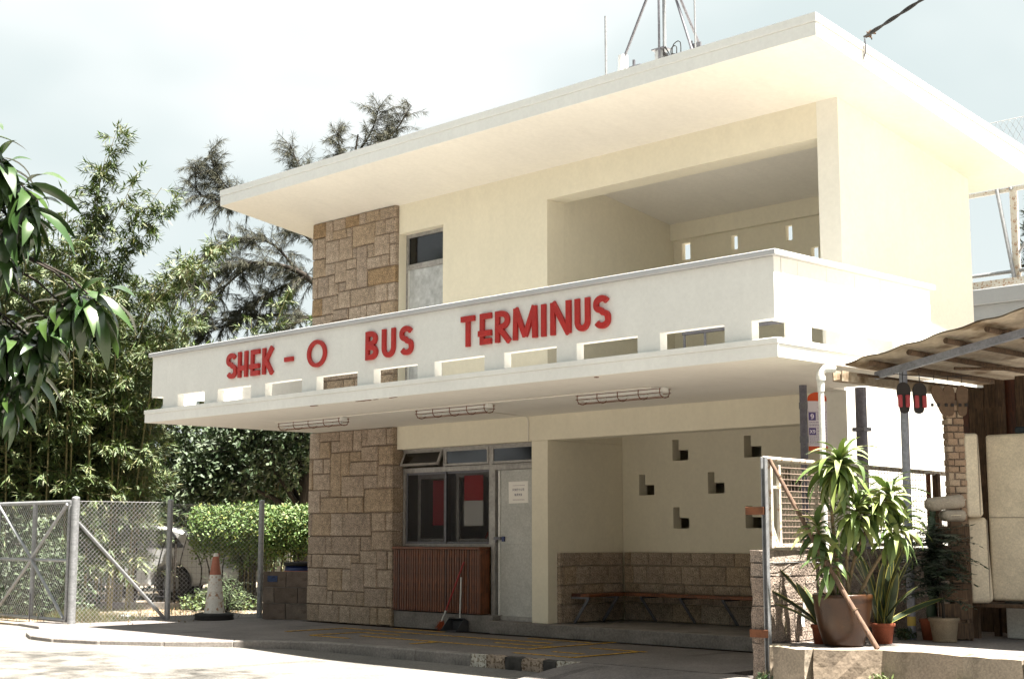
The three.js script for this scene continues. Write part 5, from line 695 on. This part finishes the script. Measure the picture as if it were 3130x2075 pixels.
  const hd = thing('hedge', 'clipped bright green hedge along the drive beside the stone wall', 'hedge'); const hl = new Leaves(), d = Bv.clone().sub(A).normalize(), nn = V(-d.z, 0, d.x), L = A.distanceTo(Bv);
  for (let i = 0; i < 26000; i++) { const t = R(1.7, L + 0.7), a = R(0, 6.283), edge = Math.pow(rnd(), 0.45), lump = 0.78 + 0.4 * fbm3(t * 1.6, Math.cos(a) * 1.5, Math.sin(a) * 1.5, 3); const hh = 0.44 * edge * lump, ww = 0.42 * edge * lump; let y = 1.36 + Math.sin(a) * hh, o = Math.cos(a) * ww; if (y < 1.1) y -= rnd() < 0.35 ? R(0, 0.35) * fbm3(t * 2.5, 4, 4, 2) * 1.6 : 0; const p = A.clone().addScaledVector(d, t).addScaledVector(nn, o); p.y = y; const q = V(Math.cos(a) * nn.x, Math.sin(a) * 0.8 + 0.4, Math.cos(a) * nn.z).addScaledVector(rdir(), 0.9).normalize(); hl.leaf(p, rdir(), q, R(0.045, 0.075), R(0.028, 0.042), tone(rnd() < 0.18 ? [0.24, 0.27, 0.05] : [0.105, 0.19, 0.03], 0.35)); }
  hl.build(hd, 'foliage', leafM); const hs = []; for (let i = 0; i < 16; i++) { const q = A.clone().addScaledVector(d, 1 + i * 0.25); hs.push(taper([V(q.x, 0, q.z), V(q.x + R(-0.1, 0.1), 0.7, q.z + R(-0.1, 0.1)), V(q.x + R(-0.2, 0.2), 1.3, q.z + R(-0.2, 0.2))], 0.018, 0.008, 8, 5)); } M(hd, 'stem', hs, mt.bark);
}
// ---------------------------------------------------------------- trees
{
  rnd = mulberry(55);
  const spray = (lv, o, dir, n, L, w, col, droop = 0.5, spread = 0.9) => { for (let i = 0; i < n; i++) { const d = dir.clone().addScaledVector(rdir(), spread).add(V(0, -droop * rnd(), 0)).normalize(); lv.leaf(o.clone().addScaledVector(rdir(), 0.04), d, V(R(-0.5, 0.5), 1, R(-0.5, 0.5)).normalize(), L * R(0.65, 1.15), w * R(0.8, 1.2), tone(col[Math.floor(rnd() * col.length)], 0.25)); } };
  const bambooCol = [[0.08, 0.14, 0.022], [0.10, 0.16, 0.027], [0.125, 0.17, 0.034], [0.055, 0.10, 0.018], [0.15, 0.155, 0.042]];
  const bamboo = (label, cx, cz, n, rad, hMin, hMax, lean, density, tall = []) => {
    const t = thing('bamboo_clump', label, 'bamboo', [cx, -0.02, cz], 0, 'bamboo clumps'), lv = new Leaves(), cs = [];
    for (let i = 0; i < n + tall.length; i++) {
      const tl = i >= n ? tall[i - n] : null, a = R(0, 6.283), r = Math.sqrt(rnd()) * rad, b = tl ? V(tl[3] ?? 0, 0, tl[4] ?? 0) : V(Math.cos(a) * r, 0, Math.sin(a) * r), h = tl ? tl[1] : R(hMin, hMax), out = tl ? V(tl[0], 0, tl[2]) : V(Math.cos(a), 0, Math.sin(a)).multiplyScalar(lean * R(0.3, 1) * h / 6 * (0.3 + r / rad)).add(V(R(-0.4, 0.4), 0, R(-0.4, 0.4)));
      const pts = [b, b.clone().add(V(out.x * 0.12, h * 0.4, out.z * 0.12)), b.clone().add(V(out.x * 0.45, h * 0.8, out.z * 0.45)), b.clone().add(V(out.x, h * (tl ? 1 : R(0.88, 1)), out.z))], curve = new THREE.CatmullRomCurve3(pts);
      cs.push(taper(pts, R(0.018, 0.032), 0.004, 14, 5));
      const nodes = Math.round(h * 11 * density); for (let k = 0; k < nodes; k++) { const f = R(tl ? 0.4 : 0.14, 1), p = curve.getPointAt(f), az = R(0, 6.283), L = R(0.25, 0.85) * (1.15 - f * 0.75), bd = V(Math.cos(az), R(0.0, 0.7), Math.sin(az)).normalize(), e = p.clone().addScaledVector(bd, L); e.y -= L * 0.3; cs.push(cyl(p, e, 0.004, 0.002, 3, true)); const m = tl ? 4 : 4; for (let s = 1; s <= m; s++) spray(lv, p.clone().lerp(e, s / m), bd, 8, 0.18, 0.027, bambooCol, 0.9, 0.8); }
    }
    lv.build(t, 'foliage', leafM); M(t, 'culm', cs, mt.culm); return t;
  };
  // camera-right is (0.70, -0.71), away is (-0.71, -0.69)
  bamboo('tall feathery bamboo clump behind the chain-link gate', -6.35, 0.72, 84, 1.65, 4.0, 7.1, 1.4, 1.0, [[0.75, 8.5, -0.45], [0.95, 7.75, -0.8], [0.35, 8.0, -0.3, 0.3, 0], [1.5, 7.2, -1.2], [1.8, 6.5, -1.7, 0.2, -0.3], [1.15, 7.45, -1.05, 0.2, 0], [0.5, 7.0, -0.3]]);
  bamboo('bamboo clump at the back of the gate yard beyond the drive', -8.4, 2.9, 36, 1.5, 3.0, 5.2, 1.2, 1.0);
  bamboo('low arching bamboo between the big clump and the white balcony', -8.9, -4.9, 40, 1.2, 3.2, 5.6, 1.7, 1.0, [[0.5, 6.6, -0.7], [1.1, 6.0, -1.1], [-0.2, 6.0, -0.2]]);

  // broad-leaved trees: limbs carrying leafy twigs
  const broad = (label, x, z, h, blobs, col, n, Lf, Wf, glow = leafM) => {
    const t = thing('broadleaf_tree', label, 'tree', [x, -0.05, z], 0, 'trees behind the yard'); const br = [taper([V(0, 0, 0), V(R(-0.1, 0.1), h * 0.3, R(-0.1, 0.1)), V(R(-0.2, 0.2), h * 0.55, R(-0.2, 0.2))], 0.17, 0.09, 12, 8)], lv = new Leaves();
    for (const [bxx, by, bz, r] of blobs) { br.push(taper([V(0, h * 0.35, 0), V(bxx * 0.5, lerp(h * 0.4, by, 0.55), bz * 0.5), V(bxx, by, bz)], 0.07, 0.015, 10, 6)); for (let k = 0; k < n; k++) { const dv = rdir(), rr = r * Math.pow(rnd(), 0.4) * (0.75 + 0.5 * fbm3(dv.x * 2 + bxx, dv.y * 2, dv.z * 2 + bz, 2)), p = V(bxx, by, bz).addScaledVector(dv, rr); if (k % 3 === 0) br.push(cyl(V(bxx, by, bz).addScaledVector(dv, rr * 0.4), p, 0.006, 0.003, 3, true)); for (let q = 0; q < 5; q++) lv.leaf(p.clone().addScaledVector(rdir(), 0.09), rdir().add(V(0, -0.5, 0)).normalize(), V(R(-0.6, 0.6), 1, R(-0.6, 0.6)).normalize(), Lf * R(0.7, 1.2), Wf * R(0.8, 1.15), tone(col[Math.floor(rnd() * col.length)], 0.3)); } }
    M(t, 'trunk', br, mt.bark); lv.build(t, 'crown', glow); return t;
  };
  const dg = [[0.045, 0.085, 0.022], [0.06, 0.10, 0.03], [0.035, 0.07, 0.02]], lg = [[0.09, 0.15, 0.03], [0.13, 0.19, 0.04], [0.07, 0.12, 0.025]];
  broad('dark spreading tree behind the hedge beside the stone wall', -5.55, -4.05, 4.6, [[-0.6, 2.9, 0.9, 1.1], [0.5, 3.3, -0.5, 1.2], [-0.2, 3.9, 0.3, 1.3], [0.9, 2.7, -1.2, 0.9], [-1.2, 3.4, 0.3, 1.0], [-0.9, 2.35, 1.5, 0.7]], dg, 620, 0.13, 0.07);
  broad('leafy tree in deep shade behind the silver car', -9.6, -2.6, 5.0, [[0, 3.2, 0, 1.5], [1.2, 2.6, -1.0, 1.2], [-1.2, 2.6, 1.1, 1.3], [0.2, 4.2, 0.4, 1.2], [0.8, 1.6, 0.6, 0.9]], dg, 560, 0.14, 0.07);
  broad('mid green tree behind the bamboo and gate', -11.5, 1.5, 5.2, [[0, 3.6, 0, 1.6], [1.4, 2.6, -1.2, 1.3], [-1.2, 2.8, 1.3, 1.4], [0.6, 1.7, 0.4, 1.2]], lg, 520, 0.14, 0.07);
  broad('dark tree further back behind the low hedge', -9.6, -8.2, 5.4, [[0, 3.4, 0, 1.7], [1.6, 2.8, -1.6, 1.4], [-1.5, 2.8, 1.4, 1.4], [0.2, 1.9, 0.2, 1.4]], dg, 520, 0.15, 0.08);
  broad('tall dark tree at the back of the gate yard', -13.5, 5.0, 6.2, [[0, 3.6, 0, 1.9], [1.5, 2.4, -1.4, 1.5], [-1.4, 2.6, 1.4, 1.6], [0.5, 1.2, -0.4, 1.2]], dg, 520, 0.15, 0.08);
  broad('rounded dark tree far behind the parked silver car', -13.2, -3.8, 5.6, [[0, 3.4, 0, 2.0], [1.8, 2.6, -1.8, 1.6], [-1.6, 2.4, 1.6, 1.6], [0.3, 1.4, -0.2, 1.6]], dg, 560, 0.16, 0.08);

  // unseen trees across the road, added to shut off low sky before the shelter
  for (const [x, z, h, lab] of [[-9, 14, 9, 'added roadside tree across the road facing the bamboo'], [-2.5, 14, 9, 'added roadside tree across the road facing the mesh gate'], [4, 14.5, 10, 'added roadside tree across the road facing the stone wall'], [10.5, 17, 9.5, 'added roadside tree across the road facing the ticket window'], [17.5, 19, 9, 'added roadside tree across the road facing the shelter'], [24, 17, 9, 'added roadside tree across the road facing the terrace']]) {
    const t = thing('added_shade_tree', lab, 'tree', [x, -0.1, z], 0, 'added trees across the road'), l = new Leaves(), b = [taper([V(0, 0, 0), V(0.2, 2, 0), V(0, h * 0.5, 0.2)], 0.3, 0.15, 10, 8)];
    for (let k = 0; k < 13; k++) { const c = V(R(-3.2, 3.2), R(3.0, h - 1.2), R(-2.6, 2.2)), r = R(1.5, 2.1); b.push(taper([V(0, h * 0.3, 0), V(c.x * 0.5, c.y * 0.8, c.z * 0.5), c], 0.1, 0.03, 8, 5)); for (let i = 0; i < 460; i++) { const dv = rdir(); l.leaf(c.clone().addScaledVector(dv, r * Math.pow(rnd(), 0.4)), rdir(), V(R(-0.6, 0.6), 1, R(-0.6, 0.6)).normalize(), R(0.3, 0.5), R(0.16, 0.26), tone(dg[i % 3], 0.3)); } }
    for (let i = 0; i < 1500; i++) l.leaf(V(R(-4, 4), R(0.1, 3.2), R(-0.5, 3)), rdir(), rdir(), R(0.3, 0.5), R(0.16, 0.26), tone(dg[i % 3], 0.3));
    M(t, 'trunk', b, mt.bark); l.build(t, 'crown', leafM);
  }

  // casuarina: spreading dark branches with drooping needles, behind the building
  const ca = thing('casuarina_tree', 'tall casuarina with drooping needles behind the roof and stone wall', 'tree', [-8.95, -0.05, -7.25]); const cb = [], cn = new Leaves();
  const rightV = V(0.70, 0, -0.714), awayV = V(-0.714, 0, -0.70);
  const K = (r, y, a) => V(0, y, 0).addScaledVector(rightV, r).addScaledVector(awayV, a);
  cb.push(taper([K(0, 0, 0), K(0.05, 3, 0), K(0.0, 6, 0.1), K(0.25, 8.6, 0), K(0.5, 10.6, 0)], 0.24, 0.02, 18, 8));
  const cc = [[0.05, 0.055, 0.027], [0.065, 0.068, 0.034], [0.085, 0.08, 0.04], [0.04, 0.043, 0.024]];
  const limb = (pts, r0, n, strand) => { const c = new THREE.CatmullRomCurve3(pts); cb.push(taper(pts, r0, 0.008, 14, 6)); for (let i = 0; i < n; i++) { const f = Math.pow(R(0.08, 1), 0.75), p = c.getPointAt(f), td = c.getTangentAt(f), az = rdir(), bd = td.clone().multiplyScalar(0.65).addScaledVector(az.multiply(V(1, 0.8, 1)), 1.0).add(V(0, 0.1, 0)).normalize(), L = R(0.25, 0.85) * (1.15 - f * 0.5), m = p.clone().addScaledVector(bd, L * 0.6), e = p.clone().addScaledVector(bd, L).add(V(0, -L * 0.15, 0)); cb.push(taper([p, m, e], 0.011, 0.003, 4, 3)); const c2 = [p, m, e]; for (let s = 0; s < strand; s++) { const q = R(0.15, 1), o = q < 0.6 ? p.clone().lerp(m, q / 0.6) : m.clone().lerp(e, (q - 0.6) / 0.4); const d = bd.clone().multiplyScalar(R(0.1, 0.9)).add(V(R(-0.45, 0.45), R(-1.0, 0.05), R(-0.45, 0.45))).normalize(); cn.leaf(o, d, rdir(), R(0.10, 0.24), R(0.007, 0.011), tone(cc[Math.floor(rnd() * 4)], 0.25)); } } };
  limb([K(0, 5.6, 0), K(-1.0, 5.7, 0.1), K(-2.2, 5.2, 0), K(-3.6, 4.7, -0.2), K(-4.4, 4.9, -0.2)], 0.09, 156, 78);
  limb([K(0, 6.6, 0), K(-0.8, 7.3, -0.2), K(-1.9, 7.5, -0.2), K(-3.0, 7.2, 0), K(-4.1, 6.6, 0)], 0.075, 139, 78);
  limb([K(0, 7.5, 0), K(-0.8, 8.3, 0.1), K(-1.9, 8.9, 0.1), K(-2.7, 9.5, 0.1), K(-3.0, 10.2, 0)], 0.06, 99, 75); limb([K(-1.7, 8.8, 0.1), K(-2.3, 8.95, 0), K(-3.2, 9.2, 0), K(-3.3, 9.9, 0)], 0.03, 56, 75);
  limb([K(0, 4.6, 0), K(-0.9, 4.6, -0.2), K(-1.8, 4.0, -0.3), K(-2.4, 3.4, -0.3)], 0.06, 99, 84); limb([K(0, 6.1, 0), K(-1.2, 6.4, 0.5), K(-2.3, 6.3, 0.7), K(-3.3, 5.9, 0.8)], 0.05, 99, 78); limb([K(0, 5.2, 0), K(-0.8, 5.3, 0.4), K(-1.7, 5.1, 0.6), K(-2.4, 4.7, 0.6)], 0.05, 99, 84);
  limb([K(0.15, 8.4, 0), K(-0.5, 9.3, 0), K(-0.9, 9.9, 0.1), K(-1.1, 10.4, 0)], 0.045, 45, 56); limb([K(0.3, 9.2, 0), K(0.7, 10.1, 0), K(1.3, 10.6, 0), K(1.75, 11.3, 0)], 0.045, 54, 56); limb([K(0.3, 9.4, 0.1), K(0.1, 10.1, 0.1), K(0.0, 10.7, 0)], 0.04, 35, 56); limb([K(0.4, 10.0, 0), K(0.8, 10.7, 0.1), K(1.0, 11.3, 0)], 0.03, 35, 56); limb([K(0.2, 8.6, 0), K(1.2, 9.2, 0), K(2.2, 9.6, 0.1)], 0.045, 39, 56);
  limb([K(0, 7.0, 0), K(-0.7, 7.2, 0.2), K(-1.5, 6.9, 0.3), K(-2.3, 6.4, 0.3)], 0.05, 80, 70); limb([K(0, 6.3, 0), K(-0.6, 6.2, -0.3), K(-1.4, 5.7, -0.4), K(-2.1, 5.1, -0.4)], 0.05, 80, 70); limb([K(0, 5.0, 0), K(-0.7, 4.8, 0.3), K(-1.4, 4.2, 0.4)], 0.05, 70, 70); limb([K(-0.8, 7.3, -0.2), K(-1.5, 8.0, -0.1), K(-2.3, 8.1, 0), K(-2.9, 7.8, 0)], 0.035, 60, 65); limb([K(-1.9, 7.5, -0.2), K(-2.6, 6.9, 0), K(-3.1, 6.2, 0)], 0.03, 50, 60);
  M(ca, 'trunk', cb, mt.bark); cn.build(ca, 'crown', needleM);

  // norfolk pine far behind on the right
  const np = thing('norfolk_pine', 'dark tiered pine far behind the grey building roof', 'tree', [-2.55, -0.05, -30.3]); const nb = [cyl(V(0, 0, 0), V(0, 12.6, 0), 0.3, 0.04, 8)], nl = new Leaves();
  for (let y = 3; y < 12.3; y += 0.55) { const L = 2.4 * (1 - (y - 2.5) / 10.6) + 0.2, k0 = R(0, 1); for (let k = 0; k < 6; k++) { const a = (k + k0) / 6 * 6.283, e = V(Math.cos(a) * L, y + 0.15 * L, Math.sin(a) * L); nb.push(taper([V(0, y, 0), V(e.x * 0.5, y - 0.06 * L, e.z * 0.5), e], 0.05, 0.012, 6, 4)); for (let q = 0; q < 120; q++) { const t = R(0.2, 1), p = V(e.x * t, y + 0.15 * L * t * t, e.z * t); nl.leaf(p.addScaledVector(rdir(), 0.1), V(Math.cos(a), 0.3, Math.sin(a)).addScaledVector(rdir(), 0.9).normalize(), rdir(), R(0.2, 0.36), 0.035, tone([0.035, 0.05, 0.028], 0.3)); } } }
  M(np, 'trunk', nb, mt.bark); nl.build(np, 'crown', needleM);

  // mango branch hanging into view from a tree beside the road
  const mg = thing('mango_tree', 'mango tree with long glossy drooping leaves beside the road', 'tree', [9.35, 0, 10.9]);
  const tk = [taper([V(0, -0.1, 0), V(0.05, 1.2, 0), V(-0.1, 2.6, 0.1), V(-0.2, 4.0, 0.1)], 0.16, 0.09, 14, 9)]; const o0 = V(9.35, 0, 10.9); const W = (x, y, z) => V(x, y, z).sub(o0);
  const mats = [[0.028, 0.062, 0.015], [0.036, 0.074, 0.017], [0.022, 0.05, 0.013], [0.048, 0.088, 0.02]].map((c) => solidLeaf(...c, { roughness: 0.3, transmission: 0.07, clearcoat: 0.6, clearcoatRoughness: 0.22 })); const geos = [0.22, 0.18, 0.25, 0.2].map((L, i) => bladeGeo(L, 0.043 + 0.005 * (i % 3), 0.75 + 0.22 * i, 0.28, 0.08, 7, (t) => Math.sin(Math.PI * Math.pow(t, 0.85)) * 0.95 + 0.05 * (1 - t)));
  const whorls = [[10.56, 3.16, 9.80, 24, 1], [10.66, 3.02, 9.70, 22, 1], [10.60, 2.86, 9.74, 22, 1], [10.50, 3.28, 9.88, 20, 1], [10.54, 2.68, 9.76, 20, 1], [10.80, 2.47, 9.44, 24, 1.05], [10.74, 2.42, 9.50, 16, 1], [10.57, 2.27, 9.64, 20, 1], [10.50, 2.33, 9.72, 18, 1], [10.62, 2.22, 9.58, 14, 0.95], [10.56, 2.08, 9.62, 15, 0.9], [10.46, 2.9, 9.86, 18, 1], [10.44, 2.55, 9.84, 16, 1], [10.42, 1.98, 9.74, 12, 0.9], [10.50, 2.75, 9.80, 22, 1], [10.68, 2.9, 9.68, 18, 1], [10.60, 3.1, 9.8, 20, 1], [10.86, 2.44, 9.38, 16, 1], [10.68, 2.34, 9.54, 18, 1], [10.48, 2.2, 9.70, 20, 1], [10.46, 3.06, 9.9, 18, 1], [10.52, 1.95, 9.66, 14, 0.85]];
  for (const [x, y, z, n, s] of whorls) { const c = W(x, y, z); tk.push(taper([V(-0.15, 2.9, 0.1), W(9.9, lerp(2.95, y, 0.6) + 0.3, lerp(10.9, z, 0.5)), W(x - 0.1, y + 0.13, z + 0.1), c], 0.022, 0.005, 12, 5)); for (let i = 0; i < n; i++) { const az = i * 2.4 + R(-0.2, 0.2), el = lerp(0.35, -1.3, Math.pow(i / n, 0.7)) + R(-0.15, 0.15), o = M(mg, 'leaf', geos[Math.floor(R(0, 3.99))], mats[Math.floor(R(0, 3.99))]); aim(o, c.clone().add(V(0, 0.03 - 0.08 * i / n, 0)), V(Math.cos(az) * Math.cos(el), Math.sin(el), Math.sin(az) * Math.cos(el)), R(-0.6, 0.6)); o.scale.setScalar(s * R(0.95, 1.4)); } }
  const ml = new Leaves(); for (let i = 0; i < 2600; i++) { const c = V(-0.6 + R(-1.1, 0.7), 4.2 + R(-0.9, 1.2), 0.6 + R(-1.0, 1.2)); ml.leaf(c, V(R(-1, 1), R(-1.2, 0.3), R(-1, 1)).normalize(), V(R(-0.5, 0.5), 1, R(-0.5, 0.5)).normalize(), R(0.16, 0.24), 0.045, tone([0.05, 0.11, 0.022], 0.3)); } for (const [x, y, z, r] of [[8.6, 7.5, 4.9, 0.8], [7.4, 7.6, 4.6, 0.8], [9.4, 7.2, 5.2, 0.7], [6.2, 8.0, 5.3, 0.9], [8.0, 7.9, 5.8, 0.9], [5.2, 8.9, 4.9, 0.8], [9.0, 7.0, 7.0, 0.9], [4.4, 9.6, 5.4, 0.8], [7.0, 7.8, 6.6, 0.8]]) { const c = W(x, y, z); tk.push(taper([V(-0.2, 3.8, 0.1), V(c.x * 0.3 - 0.2, lerp(4, c.y, 0.75), c.z * 0.35), c], 0.06, 0.012, 12, 6)); for (let i = 0; i < 150; i++) { const p = c.clone().addScaledVector(rdir(), r * Math.pow(rnd(), 0.45)); ml.leaf(p, V(R(-1, 1), R(-1.2, 0.2), R(-1, 1)).normalize(), V(R(-0.5, 0.5), 1, R(-0.5, 0.5)).normalize(), R(0.18, 0.27), 0.055, tone([0.05, 0.11, 0.022], 0.3)); } }
  M(mg, 'trunk', tk, mt.bark); ml.build(mg, 'crown', leafM);

  // ground cover: fern bush by the cone, dry grass, litter
  const fb = thing('fern_bush', 'feathery low bush behind the traffic cone', 'bush', [-2.75, -0.02, -0.45]), fl = new Leaves(); for (let i = 0; i < 110; i++) { const az = R(0, 6.28), el = R(0.1, 1.3), d = V(Math.cos(az) * Math.cos(el), Math.sin(el), Math.sin(az) * Math.cos(el)), b = V(R(-0.25, 0.25), R(0, 0.45), R(-0.25, 0.25)), L = R(0.3, 0.6); for (let k = 2; k < 26; k++) { const t = k / 26, p = b.clone().addScaledVector(d, L * t); p.y -= 0.22 * t * t; const s = V().crossVectors(d, V(0, 1, 0)).normalize().multiplyScalar(k % 2 ? 1 : -1).addScaledVector(d, 0.4).normalize(); fl.leaf(p, s, V(R(-0.3, 0.3), 1, R(-0.3, 0.3)).normalize(), R(0.05, 0.08) * (1.2 - t), 0.016, tone([0.07, 0.12, 0.03], 0.3)); } } fl.build(fb, 'foliage', leafM); M(fb, 'stem', [...Array(8)].map(() => taper([V(0, 0, 0), V(R(-0.2, 0.2), 0.3, R(-0.2, 0.2)), V(R(-0.3, 0.3), 0.55, R(-0.3, 0.3))], 0.012, 0.004, 6, 4)), mt.bark);
  const us = (label, x, z, n, r, h, col) => { const t = thing('shrub', label, 'shrub', [x, -0.02, z], 0, 'shrubs behind the fence'), l = new Leaves(); for (let i = 0; i < n; i++) { const dv = rdir(); dv.y = Math.abs(dv.y); const rr = Math.pow(rnd(), 0.4) * (0.7 + 0.6 * fbm3(dv.x * 2 + x, dv.y * 2, dv.z * 2 + z, 2)); l.leaf(V(dv.x * r * rr, dv.y * h * rr + 0.05, dv.z * r * rr), rdir(), V(R(-0.6, 0.6), 1, R(-0.6, 0.6)).normalize(), R(0.06, 0.11), R(0.03, 0.05), tone(col[Math.floor(rnd() * col.length)], 0.35)); } l.build(t, 'foliage', leafM); M(t, 'stem', [...Array(7)].map(() => taper([V(0, 0, 0), V(R(-r, r) * 0.4, h * 0.4, R(-r, r) * 0.4), V(R(-r, r) * 0.7, h * 0.8, R(-r, r) * 0.7)], 0.016, 0.005, 6, 4)), mt.bark); };
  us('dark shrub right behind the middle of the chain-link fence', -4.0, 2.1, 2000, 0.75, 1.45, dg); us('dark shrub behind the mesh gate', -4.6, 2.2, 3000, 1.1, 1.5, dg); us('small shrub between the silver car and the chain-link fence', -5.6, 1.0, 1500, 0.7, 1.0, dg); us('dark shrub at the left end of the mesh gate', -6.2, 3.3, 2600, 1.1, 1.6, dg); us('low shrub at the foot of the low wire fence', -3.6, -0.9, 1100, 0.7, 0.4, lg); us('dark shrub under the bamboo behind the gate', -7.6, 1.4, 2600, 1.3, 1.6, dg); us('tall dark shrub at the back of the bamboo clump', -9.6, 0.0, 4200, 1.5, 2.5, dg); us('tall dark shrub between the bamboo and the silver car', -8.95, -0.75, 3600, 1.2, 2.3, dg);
  const gr = new Leaves(), gc = [[0.16, 0.17, 0.05], [0.26, 0.20, 0.09], [0.10, 0.14, 0.035]]; for (let i = 0; i < 5200; i++) { const near = rnd() < 0.7, x = near ? R(-3.0, -1.75) : R(-6, -1.6), z = near ? R(1.35, 2.75) : R(0.3, 3.05), k = fbm3(x * 2.2, 1, z * 2.2, 3); if (k < 0.5) continue; gr.leaf(V(x, -0.02, z), V(R(-0.4, 0.4), 1, R(-0.4, 0.4)).normalize(), rdir(), R(0.06, 0.22) * (k + 0.3), 0.007, tone(gc[Math.floor(rnd() * 3)], 0.3)); }
  const go = gr.build(scene, 'grass', leafM); tag(go, 'dry tufts of grass at the foot of the chain-link fence', 'grass'); go.userData.kind = 'stuff';
  const li = new Leaves(); for (let i = 0; i < 9000; i++) { const x = R(-7, -0.9), z = R(-3.5, 3.1), k = fbm3(x * 1.4, 7, z * 1.4, 3); if (k < 0.46 || z > 2.9 + x * 0.02) continue; li.leaf(V(x, -0.014, z), V(R(-1, 1), R(0, 0.25), R(-1, 1)).normalize(), V(R(-0.3, 0.3), 1, R(-0.3, 0.3)).normalize(), R(0.03, 0.1), R(0.012, 0.03), tone([0.28, 0.18, 0.09], 0.4)); }
  const lo = li.build(scene, 'leaf_litter', mat(1, 1, 1, { vertexColors: true, side: THREE.DoubleSide, roughness: 1 })); tag(lo, 'brown fallen leaves and dry culm sheaths strewn behind the fence', 'litter'); lo.userData.kind = 'stuff';
  // far wooded slope that closes the view behind the yard
  const hill = new THREE.PlaneGeometry(150, 90, 60, 30).rotateX(-Math.PI / 2), hp = hill.attributes.position; for (let i = 0; i < hp.count; i++) { const u = hp.getX(i), v = hp.getZ(i); hp.setY(i, -0.6 + 7 * smooth(-45, 45, -v) * (0.7 + 0.6 * fbm3(u * 0.05, 1, v * 0.05, 3))); } hill.rotateY(0.8).translate(-45, 0, -42); hill.computeVertexNormals(); struct('hillside', hill, mt.dirt);
  const wd = new Leaves(); for (let i = 0; i < 26000; i++) { const r = R(-26, 24), a = R(2, 16), p = V(-13, 0, -10).addScaledVector(rightV, r).addScaledVector(awayV, a); p.y = R(0, 3.4 + 1.3 * fbm3(r * 0.3, 2, a * 0.3, 3)); if (p.x > -1.5) continue; wd.leaf(p, rdir(), V(R(-0.6, 0.6), 1, R(-0.6, 0.6)).normalize(), R(0.25, 0.45), R(0.14, 0.24), tone(dg[i % 3], 0.35)); }
  const wo = wd.build(scene, 'woodland', leafM); tag(wo, 'dark woodland thicket closing the view behind the yard trees', 'woodland'); wo.userData.kind = 'stuff';
}
renderer.render(scene, camera);
